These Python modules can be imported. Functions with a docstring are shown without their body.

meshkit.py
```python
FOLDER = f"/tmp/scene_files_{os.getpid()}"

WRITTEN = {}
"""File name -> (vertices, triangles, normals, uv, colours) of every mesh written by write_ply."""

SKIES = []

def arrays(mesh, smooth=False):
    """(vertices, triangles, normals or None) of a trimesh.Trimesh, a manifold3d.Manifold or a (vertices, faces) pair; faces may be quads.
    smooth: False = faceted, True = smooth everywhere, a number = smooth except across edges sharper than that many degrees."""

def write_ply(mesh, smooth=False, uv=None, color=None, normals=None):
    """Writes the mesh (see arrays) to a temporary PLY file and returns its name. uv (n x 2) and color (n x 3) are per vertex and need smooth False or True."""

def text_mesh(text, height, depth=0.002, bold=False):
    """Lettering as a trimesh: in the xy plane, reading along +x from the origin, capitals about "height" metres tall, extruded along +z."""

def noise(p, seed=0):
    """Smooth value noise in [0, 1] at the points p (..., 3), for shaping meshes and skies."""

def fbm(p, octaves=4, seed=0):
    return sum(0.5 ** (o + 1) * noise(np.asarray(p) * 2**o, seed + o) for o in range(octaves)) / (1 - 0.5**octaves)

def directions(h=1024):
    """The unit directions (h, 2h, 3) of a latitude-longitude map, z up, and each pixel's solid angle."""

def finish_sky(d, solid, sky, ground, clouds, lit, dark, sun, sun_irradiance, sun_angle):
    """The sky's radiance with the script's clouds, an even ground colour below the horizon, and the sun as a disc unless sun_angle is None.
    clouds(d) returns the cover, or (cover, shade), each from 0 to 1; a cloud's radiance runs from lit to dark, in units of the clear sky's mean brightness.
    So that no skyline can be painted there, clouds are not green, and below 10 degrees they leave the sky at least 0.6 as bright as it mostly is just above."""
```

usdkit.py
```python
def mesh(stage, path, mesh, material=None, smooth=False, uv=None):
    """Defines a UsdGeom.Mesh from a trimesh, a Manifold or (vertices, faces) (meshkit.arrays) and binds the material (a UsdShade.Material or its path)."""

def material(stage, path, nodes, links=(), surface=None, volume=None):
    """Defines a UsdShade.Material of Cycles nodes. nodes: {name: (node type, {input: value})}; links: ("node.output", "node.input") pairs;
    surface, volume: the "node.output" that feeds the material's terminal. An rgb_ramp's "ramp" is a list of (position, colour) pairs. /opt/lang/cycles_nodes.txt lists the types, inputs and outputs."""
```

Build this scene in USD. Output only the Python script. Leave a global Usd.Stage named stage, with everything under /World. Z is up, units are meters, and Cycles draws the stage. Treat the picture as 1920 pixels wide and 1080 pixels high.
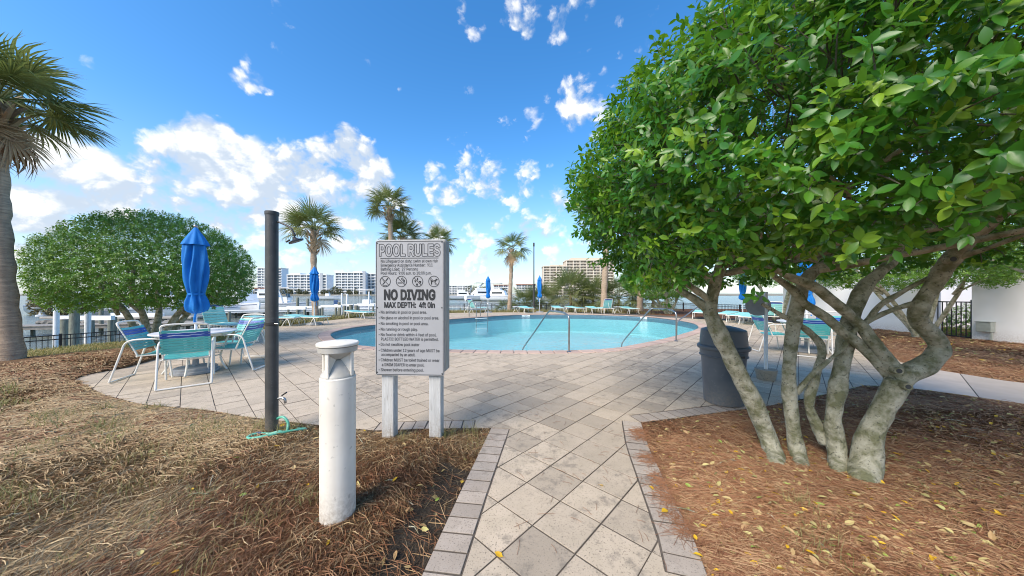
import math, numpy as np, trimesh, shapely, usdkit, meshkit
from shapely.geometry import Polygon, LineString, Point, box as sbox
from shapely.ops import unary_union
from pxr import Usd, UsdGeom, UsdLux, UsdShade, Sdf, Gf, Vt

stage = Usd.Stage.CreateInMemory()
UsdGeom.SetStageUpAxis(stage, 'Z'); UsdGeom.SetStageMetersPerUnit(stage, 1.0)
UsdGeom.Xform.Define(stage, '/World'); UsdGeom.Scope.Define(stage, '/World/Looks')
PI = math.pi
# ------------------------------------------------------------------ camera, sky, sun, exposure
F, HOR, H = 572.0, 550.0, 1.4          # focal length and horizon row in pixels of the 1920 x 1080 photograph, eye height
cam = UsdGeom.Camera.Define(stage, '/World/camera')
cam.AddTranslateOp().Set((0, 0, H)); cam.AddRotateXOp().Set(90)
cam.CreateHorizontalApertureAttr(36.0); cam.CreateFocalLengthAttr(36.0 * F / 1920)
cam.CreateVerticalApertureOffsetAttr(36.0 * (HOR - 540) / 1920)
cam.CreateClippingRangeAttr((0.05, 20000.0))
cam.CreateExposureAttr(1.8)
SUN = np.array([-0.55, -0.66, 0.80]); SUN /= np.linalg.norm(SUN)
SUN_I, SUN_ANGLE, SKY_S = 0.4, 38.0, 0.064
sun = UsdLux.DistantLight.Define(stage, '/World/sun')
sun.CreateIntensityAttr(SUN_I); sun.CreateAngleAttr(SUN_ANGLE); sun.CreateNormalizeAttr(True); sun.CreateColorAttr((1.0, 0.90, 0.77))
zax = SUN; xax = np.cross([0, 0, 1.0], zax); xax /= np.linalg.norm(xax); yax = np.cross(zax, xax)
sun.AddTransformOp().Set(Gf.Matrix4d(*xax, 0, *yax, 0, *zax, 0, 0, 0, 0, 1))

def sky_material():
    n, l = {}, []
    n['sky'] = ('sky_texture', dict(sky_type='single_scattering', sun_disc=False, sun_elevation=math.asin(SUN[2]), sun_rotation=math.atan2(SUN[0], SUN[1]), altitude=0.0, air_density=1.0, aerosol_density=0.6, ozone_density=2.0))
    n['tc'] = ('texture_coordinate', {})
    n['sat'] = ('hsv', dict(hue=0.5, saturation=1.34, value=1.30, fac=1.0)); l += [('sky.color', 'sat.color')]
    # soft masks for the banks of cloud that stand in view: direction (from pixels of the photograph), angular radius in degrees, weight
    blobs = [(330, 325, 5, .95), (395, 278, 4.5, 1), (430, 330, 6, 1), (500, 330, 6, 1), (570, 335, 6, 1), (640, 305, 6, 1), (690, 345, 5, .9), (600, 375, 7, .9), (430, 375, 7, .85), (520, 385, 7, .8),
             (120, 335, 4, .9), (160, 315, 4.5, 1), (190, 350, 5, 1), (245, 365, 4.5, .95), (45, 385, 3.5, 1), (30, 430, 6, .7), (870, 345, 8, .55), (960, 345, 6.5, .60), (1040, 420, 8, .66), (880, 450, 9, .64),
             (1010, 200, 3.0, .56), (1080, 195, 4.4, .66), (1120, 215, 3.5, .56), (1150, 135, 2.6, .42), (900, 5, 4.5, .44), (980, 15, 4.5, .54), (1040, 5, 4.5, .48), (1130, 35, 3.5, .44), (473, 153, 2.3, .50), (865, 270, 3.2, .56), (385, 165, 1.8, .34),
             (660, 470, 8, .66), (740, 430, 7, .64), (520, 460, 8, .60), (1215, 60, 3, .42)]
    last = None
    for i, (px, py, r, w) in enumerate(blobs):
        d = np.array([(px - 960) / F, 1, (HOR - py) / F]); d /= np.linalg.norm(d)
        n[f'd{i}'] = ('vector_math', dict(math_type='dot_product', vector2=tuple(d))); l += [('tcn.vector', f'd{i}.vector1')]
        n[f'm{i}'] = ('map_range', dict(range_type='smoothstep', from_min=math.cos(math.radians(r * 1.32)), from_max=math.cos(math.radians(r * .3)), to_min=0.0, to_max=w, clamp=True)); l += [(f'd{i}.value', f'm{i}.value')]
        if last is None: last = f'm{i}.result'
        else:
            n[f'x{i}'] = ('math', dict(math_type='maximum')); l += [(last, f'x{i}.value1'), (f'm{i}.result', f'x{i}.value2')]; last = f'x{i}.value'
    n['tcn'] = ('vector_math', dict(math_type='normalize')); l += [('tc.generated', 'tcn.vector1')]
    n['sep'] = ('separate_xyz', {}); l += [('tcn.vector', 'sep.vector')]
    n['map'] = ('mapping', dict(scale=(1, 1, 1.15), location=(.3, .1, .2))); l += [('tcn.vector', 'map.vector')]
    n['map2'] = ('mapping', dict(scale=(1, 1, 1.15), location=(.29, .105, .245))); l += [('tcn.vector', 'map2.vector')]
    for k, m in (('nz', 'map'), ('nz2', 'map2')):
        n[k] = ('noise_texture', dict(scale=10.0, detail=10.0, roughness=0.60, distortion=0.2)); l += [(f'{m}.vector', f'{k}.vector')]
    n['vo'] = ('voronoi_texture', dict(feature='smooth_f1', scale=17.0, smoothness=.6, detail=2.0, roughness=.5)); n['wob'] = ('vector_math', dict(math_type='multiply_add', vector2=(.10, .10, .10)))
    l += [('nz.color', 'wob.vector1'), ('map.vector', 'wob.vector3'), ('wob.vector', 'vo.vector')]
    n['puf'] = ('math', dict(math_type='multiply_add', value2=-.42, value3=.315)); l.append(('vo.distance', 'puf.value1'))
    n['nzp'] = ('math', dict(math_type='add')); l += [('nz.fac', 'nzp.value1'), ('puf.value', 'nzp.value2')]
    # away from those banks: scattered cloud, more of it low down, the same on every side
    n['low'] = ('map_range', dict(range_type='smoothstep', from_min=0.0, from_max=0.35, to_min=0.44, to_max=0.15, clamp=True)); l += [('sep.z', 'low.value')]
    n['bl'] = ('math', dict(math_type='maximum')); l += [(last, 'bl.value1'), ('low.result', 'bl.value2')]
    n['a1'] = ('math', dict(math_type='multiply_add', value2=0.55, value3=-0.71)); l += [('bl.value', 'a1.value1')]
    n['sum'] = ('math', dict(math_type='add')); l += [('a1.value', 'sum.value1'), ('nzp.value', 'sum.value2')]
    n['cov'] = ('map_range', dict(range_type='smoothstep', from_min=0.02, from_max=0.30, to_min=0.0, to_max=0.95, clamp=True)); l += [('sum.value', 'cov.value')]
    n['dif'] = ('math', dict(math_type='subtract')); l += [('nzp.value', 'dif.value1'), ('nz2.fac', 'dif.value2')]
    n['lit'] = ('map_range', dict(range_type='smoothstep', from_min=-0.10, from_max=0.12, to_min=0.0, to_max=1.0, clamp=True)); l += [('dif.value', 'lit.value')]
    n['cc'] = ('mix_color', dict(a=(3.0, 3.45, 4.05), b=(5.3, 5.3, 5.25))); l += [('lit.result', 'cc.fac')]
    # pale air low on the horizon
    n['hz'] = ('map_range', dict(range_type='smoothstep', from_min=-0.02, from_max=0.42, to_min=0.62, to_max=0.0, clamp=True)); l += [('sep.z', 'hz.value')]
    n['hm'] = ('mix_color', dict(b=(2.55, 3.2, 3.85))); l += [('hz.result', 'hm.fac'), ('sat.color', 'hm.a')]
    n['mx'] = ('mix_color', {}); l += [('cov.result', 'mx.fac'), ('hm.result', 'mx.a'), ('cc.result', 'mx.b')]
    n['bg'] = ('background_shader', dict(strength=SKY_S)); l += [('mx.result', 'bg.color')]
    return usdkit.material(stage, '/World/Looks/sky', n, l, surface='bg.background')
dome = UsdLux.DomeLight.Define(stage, '/World/sky'); dome.CreateIntensityAttr(1.0)
UsdShade.MaterialBindingAPI.Apply(dome.GetPrim()).Bind(sky_material())
dome.GetPrim().SetCustomDataByKey('kind', 'structure')

# ------------------------------------------------------------------ names, prims, labels
_used = {}
def numbered(parent, name):
    k = _used.get((parent, name), -1) + 1; _used[(parent, name)] = k
    return f'{parent}/{name}' if k == 0 else f'{parent}/{name}_{k:03d}'
def pathof(p): return '/World' if p is None else (p if isinstance(p, str) else str(p.GetPath()))
def tag(p, label=None, cat=None, group=None, kind=None):
    for k, v in (('label', label), ('category', cat), ('group', group), ('kind', kind)):
        if v: p.SetCustomDataByKey(k, v)
    return p
def obj(name, mesh, mat, parent=None, smooth=False, tone=None, extra=None, label=None, kind=None):
    if isinstance(mesh, MB): mesh = mesh.get()
    m = usdkit.mesh(stage, numbered(pathof(parent), name), mesh, M[mat] if isinstance(mat, str) else mat, smooth=smooth)
    if tone is not None: prim_var(m, 'tone', tone)
    for k, v in (extra or {}).items(): prim_var(m, k, v)
    p = m.GetPrim(); m.CreateDoubleSidedAttr(True)
    return tag(p, label=label, kind=kind)
def prim_var(m, name, val):
    n = len(m.GetPointsAttr().Get())
    a = np.full(n, val, np.float32) if np.ndim(val) == 0 else np.asarray(val, np.float32)
    UsdGeom.PrimvarsAPI(m).CreatePrimvar(name, Sdf.ValueTypeNames.FloatArray, 'vertex').Set(Vt.FloatArray.FromNumpy(a))
def thing(name, label, cat, loc=(0, 0, 0), rz=0.0, group=None, scale=None, kind=None):
    x = UsdGeom.Xform.Define(stage, numbered('/World', name))
    x.AddTranslateOp().Set(tuple(map(float, loc))); x.AddRotateZOp().Set(math.degrees(rz))
    if scale: x.AddScaleOp().Set((scale,) * 3 if np.ndim(scale) == 0 else tuple(scale))
    return tag(x.GetPrim(), label, cat, group, kind)
def dup(src, label, loc, rz=0.0, group=None, scale=None):
    base = src.GetName()
    x = UsdGeom.Xform.Define(stage, numbered('/World', base))
    x.GetPrim().GetReferences().AddInternalReference(src.GetPath())
    x.GetPrim().SetInstanceable(True)
    x.ClearXformOpOrder()
    x.AddTranslateOp().Set(tuple(map(float, loc))); x.AddRotateZOp().Set(math.degrees(rz))
    if scale: x.AddScaleOp().Set((scale,) * 3 if np.ndim(scale) == 0 else tuple(scale))
    return tag(x.GetPrim(), label, src.GetCustomDataByKey('category'), group or src.GetCustomDataByKey('group'))

# pixels of the photograph (for measuring) to metres
def at(px, py, Y): return np.array([(px - 960) * Y / F, Y, H - (py - HOR) * Y / F])
def gp(px, py, z=0.0):
    Y = F * (H - z) / (py - HOR); return np.array([(px - 960) * Y / F, Y, z])

# ------------------------------------------------------------------ mesh helpers
class MB:
    def __init__(s): s.v, s.f, s.t, s.n = [], [], [], 0
    def add(s, v, f, tone=0.0):
        v = np.asarray(v, float); f = np.asarray(f, int)
        if f.shape[1] == 4: f = np.vstack([f[:, [0, 1, 2]], f[:, [0, 2, 3]]])
        s.v.append(v); s.f.append(f + s.n); s.t.append(np.broadcast_to(np.asarray(tone, float), (len(v),)).copy()); s.n += len(v); return s
    def addm(s, m, tone=0.0): return s.add(m[0], m[1], tone) if isinstance(m, tuple) else s.add(m.vertices, m.faces, tone)
    def box(s, lo, hi, tone=0.0): return s.addm(bx(lo, hi), tone)
    def tube(s, p, r, n=8, tone=0.0, closed=False): return s.addm(tube(p, r, n, closed=closed), tone)
    def get(s): return np.vstack(s.v), np.vstack(s.f)
    @property
    def tone(s): return np.concatenate(s.t)
def bx(lo, hi):
    lo, hi = np.minimum(lo, hi), np.maximum(lo, hi)
    v = np.array([[x, y, z] for x in (lo[0], hi[0]) for y in (lo[1], hi[1]) for z in (lo[2], hi[2])], float)
    f = np.array([[0, 1, 3, 2], [4, 6, 7, 5], [0, 4, 5, 1], [2, 3, 7, 6], [0, 2, 6, 4], [1, 5, 7, 3]])
    return v, np.vstack([f[:, [0, 1, 2]], f[:, [0, 2, 3]]])
def rbox(lo, hi, c=0.008):
    """a box with chamfered edges"""
    lo, hi = np.asarray(lo, float), np.asarray(hi, float); pts = []
    for sx in (0, 1):
        for sy in (0, 1):
            for sz in (0, 1):
                p = np.array([(lo, hi)[sx][0], (lo, hi)[sy][1], (lo, hi)[sz][2]]); d = np.array([1 - 2 * sx, 1 - 2 * sy, 1 - 2 * sz]) * c
                for k in range(3):
                    q = p + d; q[k] = p[k]; pts.append(q)
    h = trimesh.convex.convex_hull(np.array(pts)); return np.array(h.vertices), np.array(h.faces)
def tube(p, r, n=8, caps=True, closed=False):
    p = np.asarray(p, float); m = len(p); r = np.broadcast_to(np.asarray(r, float), (m,))
    t = (np.roll(p, -1, 0) - np.roll(p, 1, 0)) if closed else np.gradient(p, axis=0)
    t /= np.linalg.norm(t, axis=1, keepdims=True) + 1e-12
    a = np.zeros_like(p); ref = np.array([0, 0, 1.0]) if abs(t[0, 2]) < .9 else np.array([1.0, 0, 0])
    u = np.cross(t[0], ref); u /= np.linalg.norm(u)
    for i in range(m):
        u = u - t[i] * (u @ t[i]); u /= np.linalg.norm(u) + 1e-12; a[i] = u
    b = np.cross(t, a); th = np.arange(n) * 2 * PI / n
    v = p[:, None] + r[:, None, None] * (np.cos(th)[None, :, None] * a[:, None] + np.sin(th)[None, :, None] * b[:, None])
    k = m if closed else m - 1
    i, j = np.meshgrid(np.arange(k), np.arange(n), indexing='ij'); i2 = (i + 1) % m
    q = np.stack([i * n + j, i * n + (j + 1) % n, i2 * n + (j + 1) % n, i2 * n + j], -1).reshape(-1, 4)
    v = v.reshape(-1, 3); f = np.vstack([q[:, [0, 1, 2]], q[:, [0, 2, 3]]])
    if caps and not closed:
        v = np.vstack([v, p[0], p[-1]]); c0, c1 = len(v) - 2, len(v) - 1; j = np.arange(n)
        f = np.vstack([f, np.stack([np.full(n, c0), (j + 1) % n, j], 1), np.stack([np.full(n, c1), (m - 1) * n + j, (m - 1) * n + (j + 1) % n], 1)])
    return v, f
def lathe(prof, n=32, cx=0, cy=0, fold=None):
    """prof: (radius, z) pairs from bottom to top"""
    prof = np.asarray(prof, float); m = len(prof); th = np.arange(n) * 2 * PI / n
    R = np.broadcast_to(prof[:, 0][:, None], (m, n)).copy()
    if fold is not None: R = R * fold(th[None, :], prof[:, 1][:, None])
    v = np.stack([cx + R * np.cos(th), cy + R * np.sin(th), np.broadcast_to(prof[:, 1][:, None], (m, n))], -1).reshape(-1, 3)
    i, j = np.meshgrid(np.arange(m - 1), np.arange(n), indexing='ij')
    q = np.stack([i * n + j, i * n + (j + 1) % n, (i + 1) * n + (j + 1) % n, (i + 1) * n + j], -1).reshape(-1, 4)
    return v, np.vstack([q[:, [0, 1, 2]], q[:, [0, 2, 3]]])
def smooth_path(pts, k=6, closed=False):
    """Catmull-Rom through the points"""
    p = np.asarray(pts, float); n = len(p); out = []
    for i in range(n if closed else n - 1):
        if closed: a, b, c, d = p[(i - 1) % n], p[i], p[(i + 1) % n], p[(i + 2) % n]
        else: a, b, c, d = p[max(i - 1, 0)], p[i], p[i + 1], p[min(i + 2, n - 1)]
        for t in np.arange(k) / k:
            out.append(.5 * (2 * b + (c - a) * t + (2 * a - 5 * b + 4 * c - d) * t * t + (3 * b - a - 3 * c + d) * t ** 3))
    if not closed: out.append(p[-1])
    return np.array(out)
def extrude(poly, z0, z1):
    gs = [g for g in getattr(poly, 'geoms', [poly]) if g.geom_type == 'Polygon' and g.area > 1e-7]; mb = MB()
    for g in gs:
        m = trimesh.creation.extrude_polygon(g, z1 - z0, engine='earcut'); mb.add(np.array(m.vertices) + [0, 0, z0], m.faces)
    return mb
def xform(m, R=None, t=(0, 0, 0), s=1.0):
    v = np.asarray(m[0], float) * s
    if R is not None: v = v @ np.asarray(R).T
    return v + np.asarray(t), m[1]
def rotz(a): c, s = math.cos(a), math.sin(a); return np.array([[c, -s, 0], [s, c, 0], [0, 0, 1.0]])
def roty(a): c, s = math.cos(a), math.sin(a); return np.array([[c, 0, s], [0, 1, 0], [-s, 0, c]])
def rotx(a): c, s = math.cos(a), math.sin(a); return np.array([[1, 0, 0], [0, c, -s], [0, s, c]])
def sstep(a, b, x): t = np.clip((np.asarray(x, float) - a) / (b - a), 0, 1); return t * t * (3 - 2 * t)
def unit(v): v = np.asarray(v, float); return v / (np.linalg.norm(v, axis=-1, keepdims=True) + 1e-12)

# ------------------------------------------------------------------ materials
M = {}
def surf(name, c1, c2=None, scale=6.0, rough=0.6, bump=0.0, bscale=40.0, detail=4.0, metallic=0.0, spec=0.5, tone=None, coord='position', ramp=(0.35, 0.65), speck=None, transl=None, bdist=0.01, stretch=None, coat=0.0, edge=None, splash=None, grime=None):
    n, l = {'g': ('geometry', {}), 'tc': ('texture_coordinate', {}), 'p': ('principled_bsdf', dict(roughness=rough, metallic=metallic, specular_ior_level=spec, coat_weight=coat))}, []
    src = 'g.position' if coord == 'position' else 'tc.object'
    if stretch: n['mp'] = ('mapping', dict(scale=stretch)); l.append((src, 'mp.vector')); src = 'mp.vector'
    out = None
    if c2 is not None:
        n['nz'] = ('noise_texture', dict(scale=scale, detail=detail, roughness=0.6)); l.append((src, 'nz.vector'))
        n['rp'] = ('rgb_ramp', dict(ramp=[(0, c1), (ramp[0], c1), (ramp[1], c2), (1, c2)])); l.append(('nz.fac', 'rp.fac')); out = 'rp.color'
    if speck:
        n['vz'] = ('noise_texture', dict(scale=speck[0], detail=2.0, roughness=0.7)); l.append((src, 'vz.vector'))
        n['vr'] = ('map_range', dict(range_type='smoothstep', from_min=speck[2], from_max=speck[2] + 0.08, to_min=0, to_max=speck[3], clamp=True)); l.append(('vz.fac', 'vr.value'))
        n['vm'] = ('mix_color', dict(a=c1, b=speck[1])); l.append(('vr.result', 'vm.fac'))
        if out: l.append((out, 'vm.a'))
        out = 'vm.result'
    if tone:   # per-piece variation: primvar "tone" mixes towards this colour
        n['at'] = ('attribute', dict(attribute='tone')); n['tm'] = ('mix_color', dict(a=c1, b=tone)); l.append(('at.fac', 'tm.fac'))
        if out: l.append((out, 'tm.a'))
        out = 'tm.result'
    if grime:   # dark mottled weathering that runs across the joints: (scale, colour, threshold, strength)
        n['gn'] = ('noise_texture', dict(scale=grime[0], detail=9.0, roughness=.72)); n['gb'] = ('noise_texture', dict(scale=.55, detail=3.0)); n['ga'] = ('math', dict(math_type='multiply_add', value2=.55, value3=-.275))
        n['gs'] = ('math', dict(math_type='add')); n['gr'] = ('map_range', dict(range_type='smoothstep', from_min=grime[2], from_max=grime[2] + .16, to_min=0.0, to_max=grime[3], clamp=True)); n['gm'] = ('mix_color', dict(b=grime[1]))
        l += [('g.position', 'gn.vector'), ('g.position', 'gb.vector'), ('gb.fac', 'ga.value1'), ('gn.fac', 'gs.value1'), ('ga.value', 'gs.value2'), ('gs.value', 'gr.value'), ('gr.result', 'gm.fac'), (out, 'gm.a')]; out = 'gm.result'
    if splash:   # soil splashed up the foot of a thing: (height, colour, strength)
        n['sx'] = ('separate_xyz', {}); n['sz'] = ('map_range', dict(range_type='smoothstep', from_min=0.0, from_max=splash[0], to_min=splash[2], to_max=0.0, clamp=True)); n['sn'] = ('noise_texture', dict(scale=38.0, detail=6.0, roughness=.7))
        n['sr'] = ('map_range', dict(from_min=.38, from_max=.62, to_min=.15, to_max=1.0, clamp=True)); n['sm'] = ('math', dict(math_type='multiply')); n['sc'] = ('mix_color', dict(a=c1, b=splash[1]))
        l += [('g.position', 'sx.vector'), ('sx.z', 'sz.value'), ('g.position', 'sn.vector'), ('sn.fac', 'sr.value'), ('sr.result', 'sm.value1'), ('sz.result', 'sm.value2'), ('sm.value', 'sc.fac')]
        if out: l.append((out, 'sc.a'))
        out = 'sc.result'
    if edge:   # joint dirt plus painted shade that keeps sunlit edges of each piece dark
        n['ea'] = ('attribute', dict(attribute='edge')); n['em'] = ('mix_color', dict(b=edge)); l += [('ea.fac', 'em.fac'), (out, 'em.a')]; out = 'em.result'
    if out: l.append((out, 'p.base_color'))
    else: n['p'][1]['base_color'] = c1
    if bump:
        n['bn'] = ('noise_texture', dict(scale=bscale, detail=5.0, roughness=0.6)); l.append((src, 'bn.vector'))
        n['bp'] = ('bump', dict(strength=bump, distance=bdist)); l += [('bn.fac', 'bp.height'), ('bp.normal', 'p.normal')]
    fin = 'p.BSDF'
    if transl:
        n['tr'] = ('translucent_bsdf', dict(color=transl[1])); n['mc'] = ('mix_closure', dict(fac=transl[0]))
        if out:
            n['tg'] = ('mix_color', dict(fac=0.55, b=transl[1])); l += [(out, 'tg.a'), ('tg.result', 'tr.color')]
        l += [('p.BSDF', 'mc.closure1'), ('tr.BSDF', 'mc.closure2')]; fin = 'mc.closure'
    M[name] = usdkit.material(stage, '/World/Looks/' + name, n, l, surface=fin)
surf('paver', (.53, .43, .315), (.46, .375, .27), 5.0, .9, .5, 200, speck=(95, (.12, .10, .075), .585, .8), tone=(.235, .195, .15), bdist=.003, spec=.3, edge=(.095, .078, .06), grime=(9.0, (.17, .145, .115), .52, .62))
surf('paver_bed', (.075, .062, .048), (.125, .10, .078), 14, .95)
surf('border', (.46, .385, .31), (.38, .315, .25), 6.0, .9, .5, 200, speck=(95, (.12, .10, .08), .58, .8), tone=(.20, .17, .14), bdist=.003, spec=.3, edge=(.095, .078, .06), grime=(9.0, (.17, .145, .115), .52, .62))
surf('coping', (.56, .40, .31), (.48, .34, .26), 9, .75, .3, 120, tone=(.28, .19, .15), edge=(.10, .07, .055))
surf('concrete_walk', (.56, .465, .375), (.49, .405, .325), 4, .85, .4, 160, tone=(.3, .26, .22))
surf('bark', (.43, .395, .285), (.165, .16, .08), 11, .88, 1.0, 34, speck=(42, (.085, .08, .05), .60, .8), ramp=(.40, .62), bdist=.02)
surf('bark_dark', (.17, .145, .11), (.09, .08, .055), 8, .9, .8, 30)
surf('palm_bark', (.47, .345, .235), (.27, .20, .14), 5, .9, .8, 18, stretch=(1, 1, 7), bdist=.03)
surf('palm_boot', (.30, .20, .125), (.18, .12, .08), 12, .9, .5, 40, tone=(.42, .33, .22))
surf('palm_leaf', (.11, .15, .04), (.17, .20, .06), 3, .5, tone=(.26, .235, .10), transl=(.25, (.30, .36, .08)))
surf('palm_dead', (.40, .27, .15), (.30, .20, .11), 8, .8)
surf('leaf', (.027, .120, .010), (.052, .180, .015), 3.5, .34, spec=.5, tone=(.26, .40, .03), transl=(.28, (.26, .56, .03)))
surf('leaf_fine', (.062, .165, .012), (.12, .25, .022), 2.0, .38, spec=.5, tone=(.20, .30, .035), transl=(.22, (.24, .42, .03)))
surf('leaf_yellow', (.72, .45, .02), (.62, .36, .02), 20, .5, transl=(.2, (.8, .5, .03)))
surf('leaf_tan', (.42, .27, .13), (.33, .19, .08), 14, .7, tone=(.45, .43, .15))
surf('leaf_olive', (.30, .36, .07), (.22, .30, .05), 14, .6)
surf('needle', (.17, .066, .027), (.245, .102, .042), 2.2, .75, tone=(.39, .245, .122))
surf('dry_grass', (.40, .262, .125), (.285, .178, .08), 1.6, .8, tone=(.53, .40, .22))
surf('green_grass', (.16, .17, .045), (.23, .20, .07), 3, .7, tone=(.36, .30, .13), transl=(.25, (.3, .33, .08)))
surf('hedge_grass', (.12, .13, .035), (.20, .18, .06), 3, .8, tone=(.30, .26, .11))
surf('white_metal', (.74, .70, .62), (.66, .62, .54), 6, .38, spec=.5)
surf('strap_aqua', (.10, .47, .44), (.085, .42, .40), 12, .42, spec=.5)
surf('strap_pale', (.26, .60, .56), (.22, .54, .51), 6, .45, spec=.5)
surf('strap_blue', (.022, .085, .36), (.02, .075, .31), 12, .42, spec=.5)
surf('table_white', (.72, .72, .72), (.62, .62, .62), 8, .4)
surf('umbrella_blue', (.003, .165, .50), (.004, .19, .56), 7, .75, .4, 60, transl=(.12, (.01, .24, .7)))
surf('grey_plastic', (.066, .080, .094), (.092, .104, .116), 5, .46, .15, 400, spec=.5, bdist=.001, splash=(.35, (.20, .17, .13), .55), speck=(22, (.14, .145, .145), .63, .5))
surf('dark_pole', (.040, .040, .038), (.060, .059, .055), 7, .5, .2, 60, bdist=.002, splash=(.35, (.19, .15, .10), .7), speck=(30, (.10, .095, .085), .62, .5))
surf('bronze_metal', (.045, .042, .04), None, rough=.4, metallic=.4)
surf('chrome', (.42, .41, .39), (.30, .29, .28), 12, .28, metallic=.9)
surf('bollard_white', (.74, .69, .595), (.66, .61, .52), 3.2, .45, .15, 90, speck=(24, (.40, .37, .31), .64, .55), bdist=.002, splash=(.30, (.22, .16, .10), .75))
surf('bollard_lamp', (.50, .48, .43), (.38, .36, .31), 6, .5)
surf('bollard_gap', (.05, .05, .045), None, rough=.8)
surf('sign_face', (.35, .35, .352), (.32, .32, .322), 5, .45, .1, 300, spec=.4, bdist=.001)
surf('sign_wood', (.40, .385, .345), (.30, .285, .245), 9, .8, .4, 30, stretch=(6, 6, .7))
surf('post_wood', (.52, .52, .50), (.40, .395, .375), 9, .75, .6, 22, stretch=(7, 7, .6), speck=(15, (.16, .14, .11), .64, .75), bdist=.006, splash=(.30, (.20, .15, .10), .7))
surf('ink', (.012, .012, .013), None, rough=.5)
surf('screw', (.10, .10, .10), None, rough=.4, metallic=.7)
surf('hose', (.02, .33, .19), (.12, .42, .30), 10, .4, tone=(.25, .45, .35))
surf('pot_concrete', (.36, .30, .225), (.25, .205, .15), 9, .9, .6, 60, speck=(40, (.10, .085, .06), .60, .8))
surf('base_grey', (.30, .31, .32), (.23, .24, .25), 7, .7)
surf('black_iron', (.014, .014, .015), None, rough=.5)
surf('wall_white', (.82, .81, .80), (.77, .76, .745), 1.2, .85, .2, 60, bdist=.004, splash=(.45, (.38, .31, .24), .6))
surf('utility_grey', (.36, .38, .34), (.30, .32, .28), 9, .5)
surf('pool_plaster', (.40, .66, .685), (.36, .62, .65), 1.5, .8)
surf('pool_tile', (.10, .17, .22), (.14, .22, .27), 14, .3)
surf('tile_white', (.75, .75, .73), None, rough=.35)
surf('piling_wood', (.22, .23, .175), (.14, .14, .11), 5, .9, .5, 20, stretch=(4, 4, .6))
surf('piling_white', (.74, .74, .72), (.64, .64, .62), 4, .6)
surf('dock_wood', (.30, .27, .23), (.22, .195, .165), 3, .85, .3, 30)
surf('seawall', (.36, .33, .29), (.25, .235, .205), 2, .9, .6, 8)
surf('rock', (.22, .205, .18), (.13, .12, .105), 3, .9, .6, 8)
surf('gelcoat', (.78, .78, .77), (.72, .73, .73), 2, .3)
surf('boat_canvas', (.66, .65, .62), (.55, .54, .52), 2, .8)
surf('boat_blue', (.03, .07, .17), None, rough=.35)
surf('boat_glass', (.02, .03, .04), None, rough=.1, spec=.8)
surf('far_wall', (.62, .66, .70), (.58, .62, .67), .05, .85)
surf('far_wall_beige', (.60, .50, .385), (.56, .465, .355), .05, .85)
surf('far_slab', (.70, .70, .68), None, rough=.85)
surf('far_slab_beige', (.64, .56, .45), None, rough=.85)
surf('far_window', (.10, .13, .16), (.17, .21, .25), .4, .3)
surf('far_shade', (.22, .19, .155), (.28, .24, .20), .4, .7)
surf('far_core', (.36, .39, .42), None, rough=.85)
surf('roof_red', (.38, .155, .10), (.32, .13, .085), .5, .85)
surf('far_foliage', (.055, .070, .032), (.095, .10, .045), .35, .9, tone=(.15, .14, .075))
surf('shrub_brown', (.16, .12, .06), (.10, .085, .04), 3, .9, tone=(.22, .20, .09))
surf('far_land', (.22, .20, .14), (.30, .27, .19), .05, .95)

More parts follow.
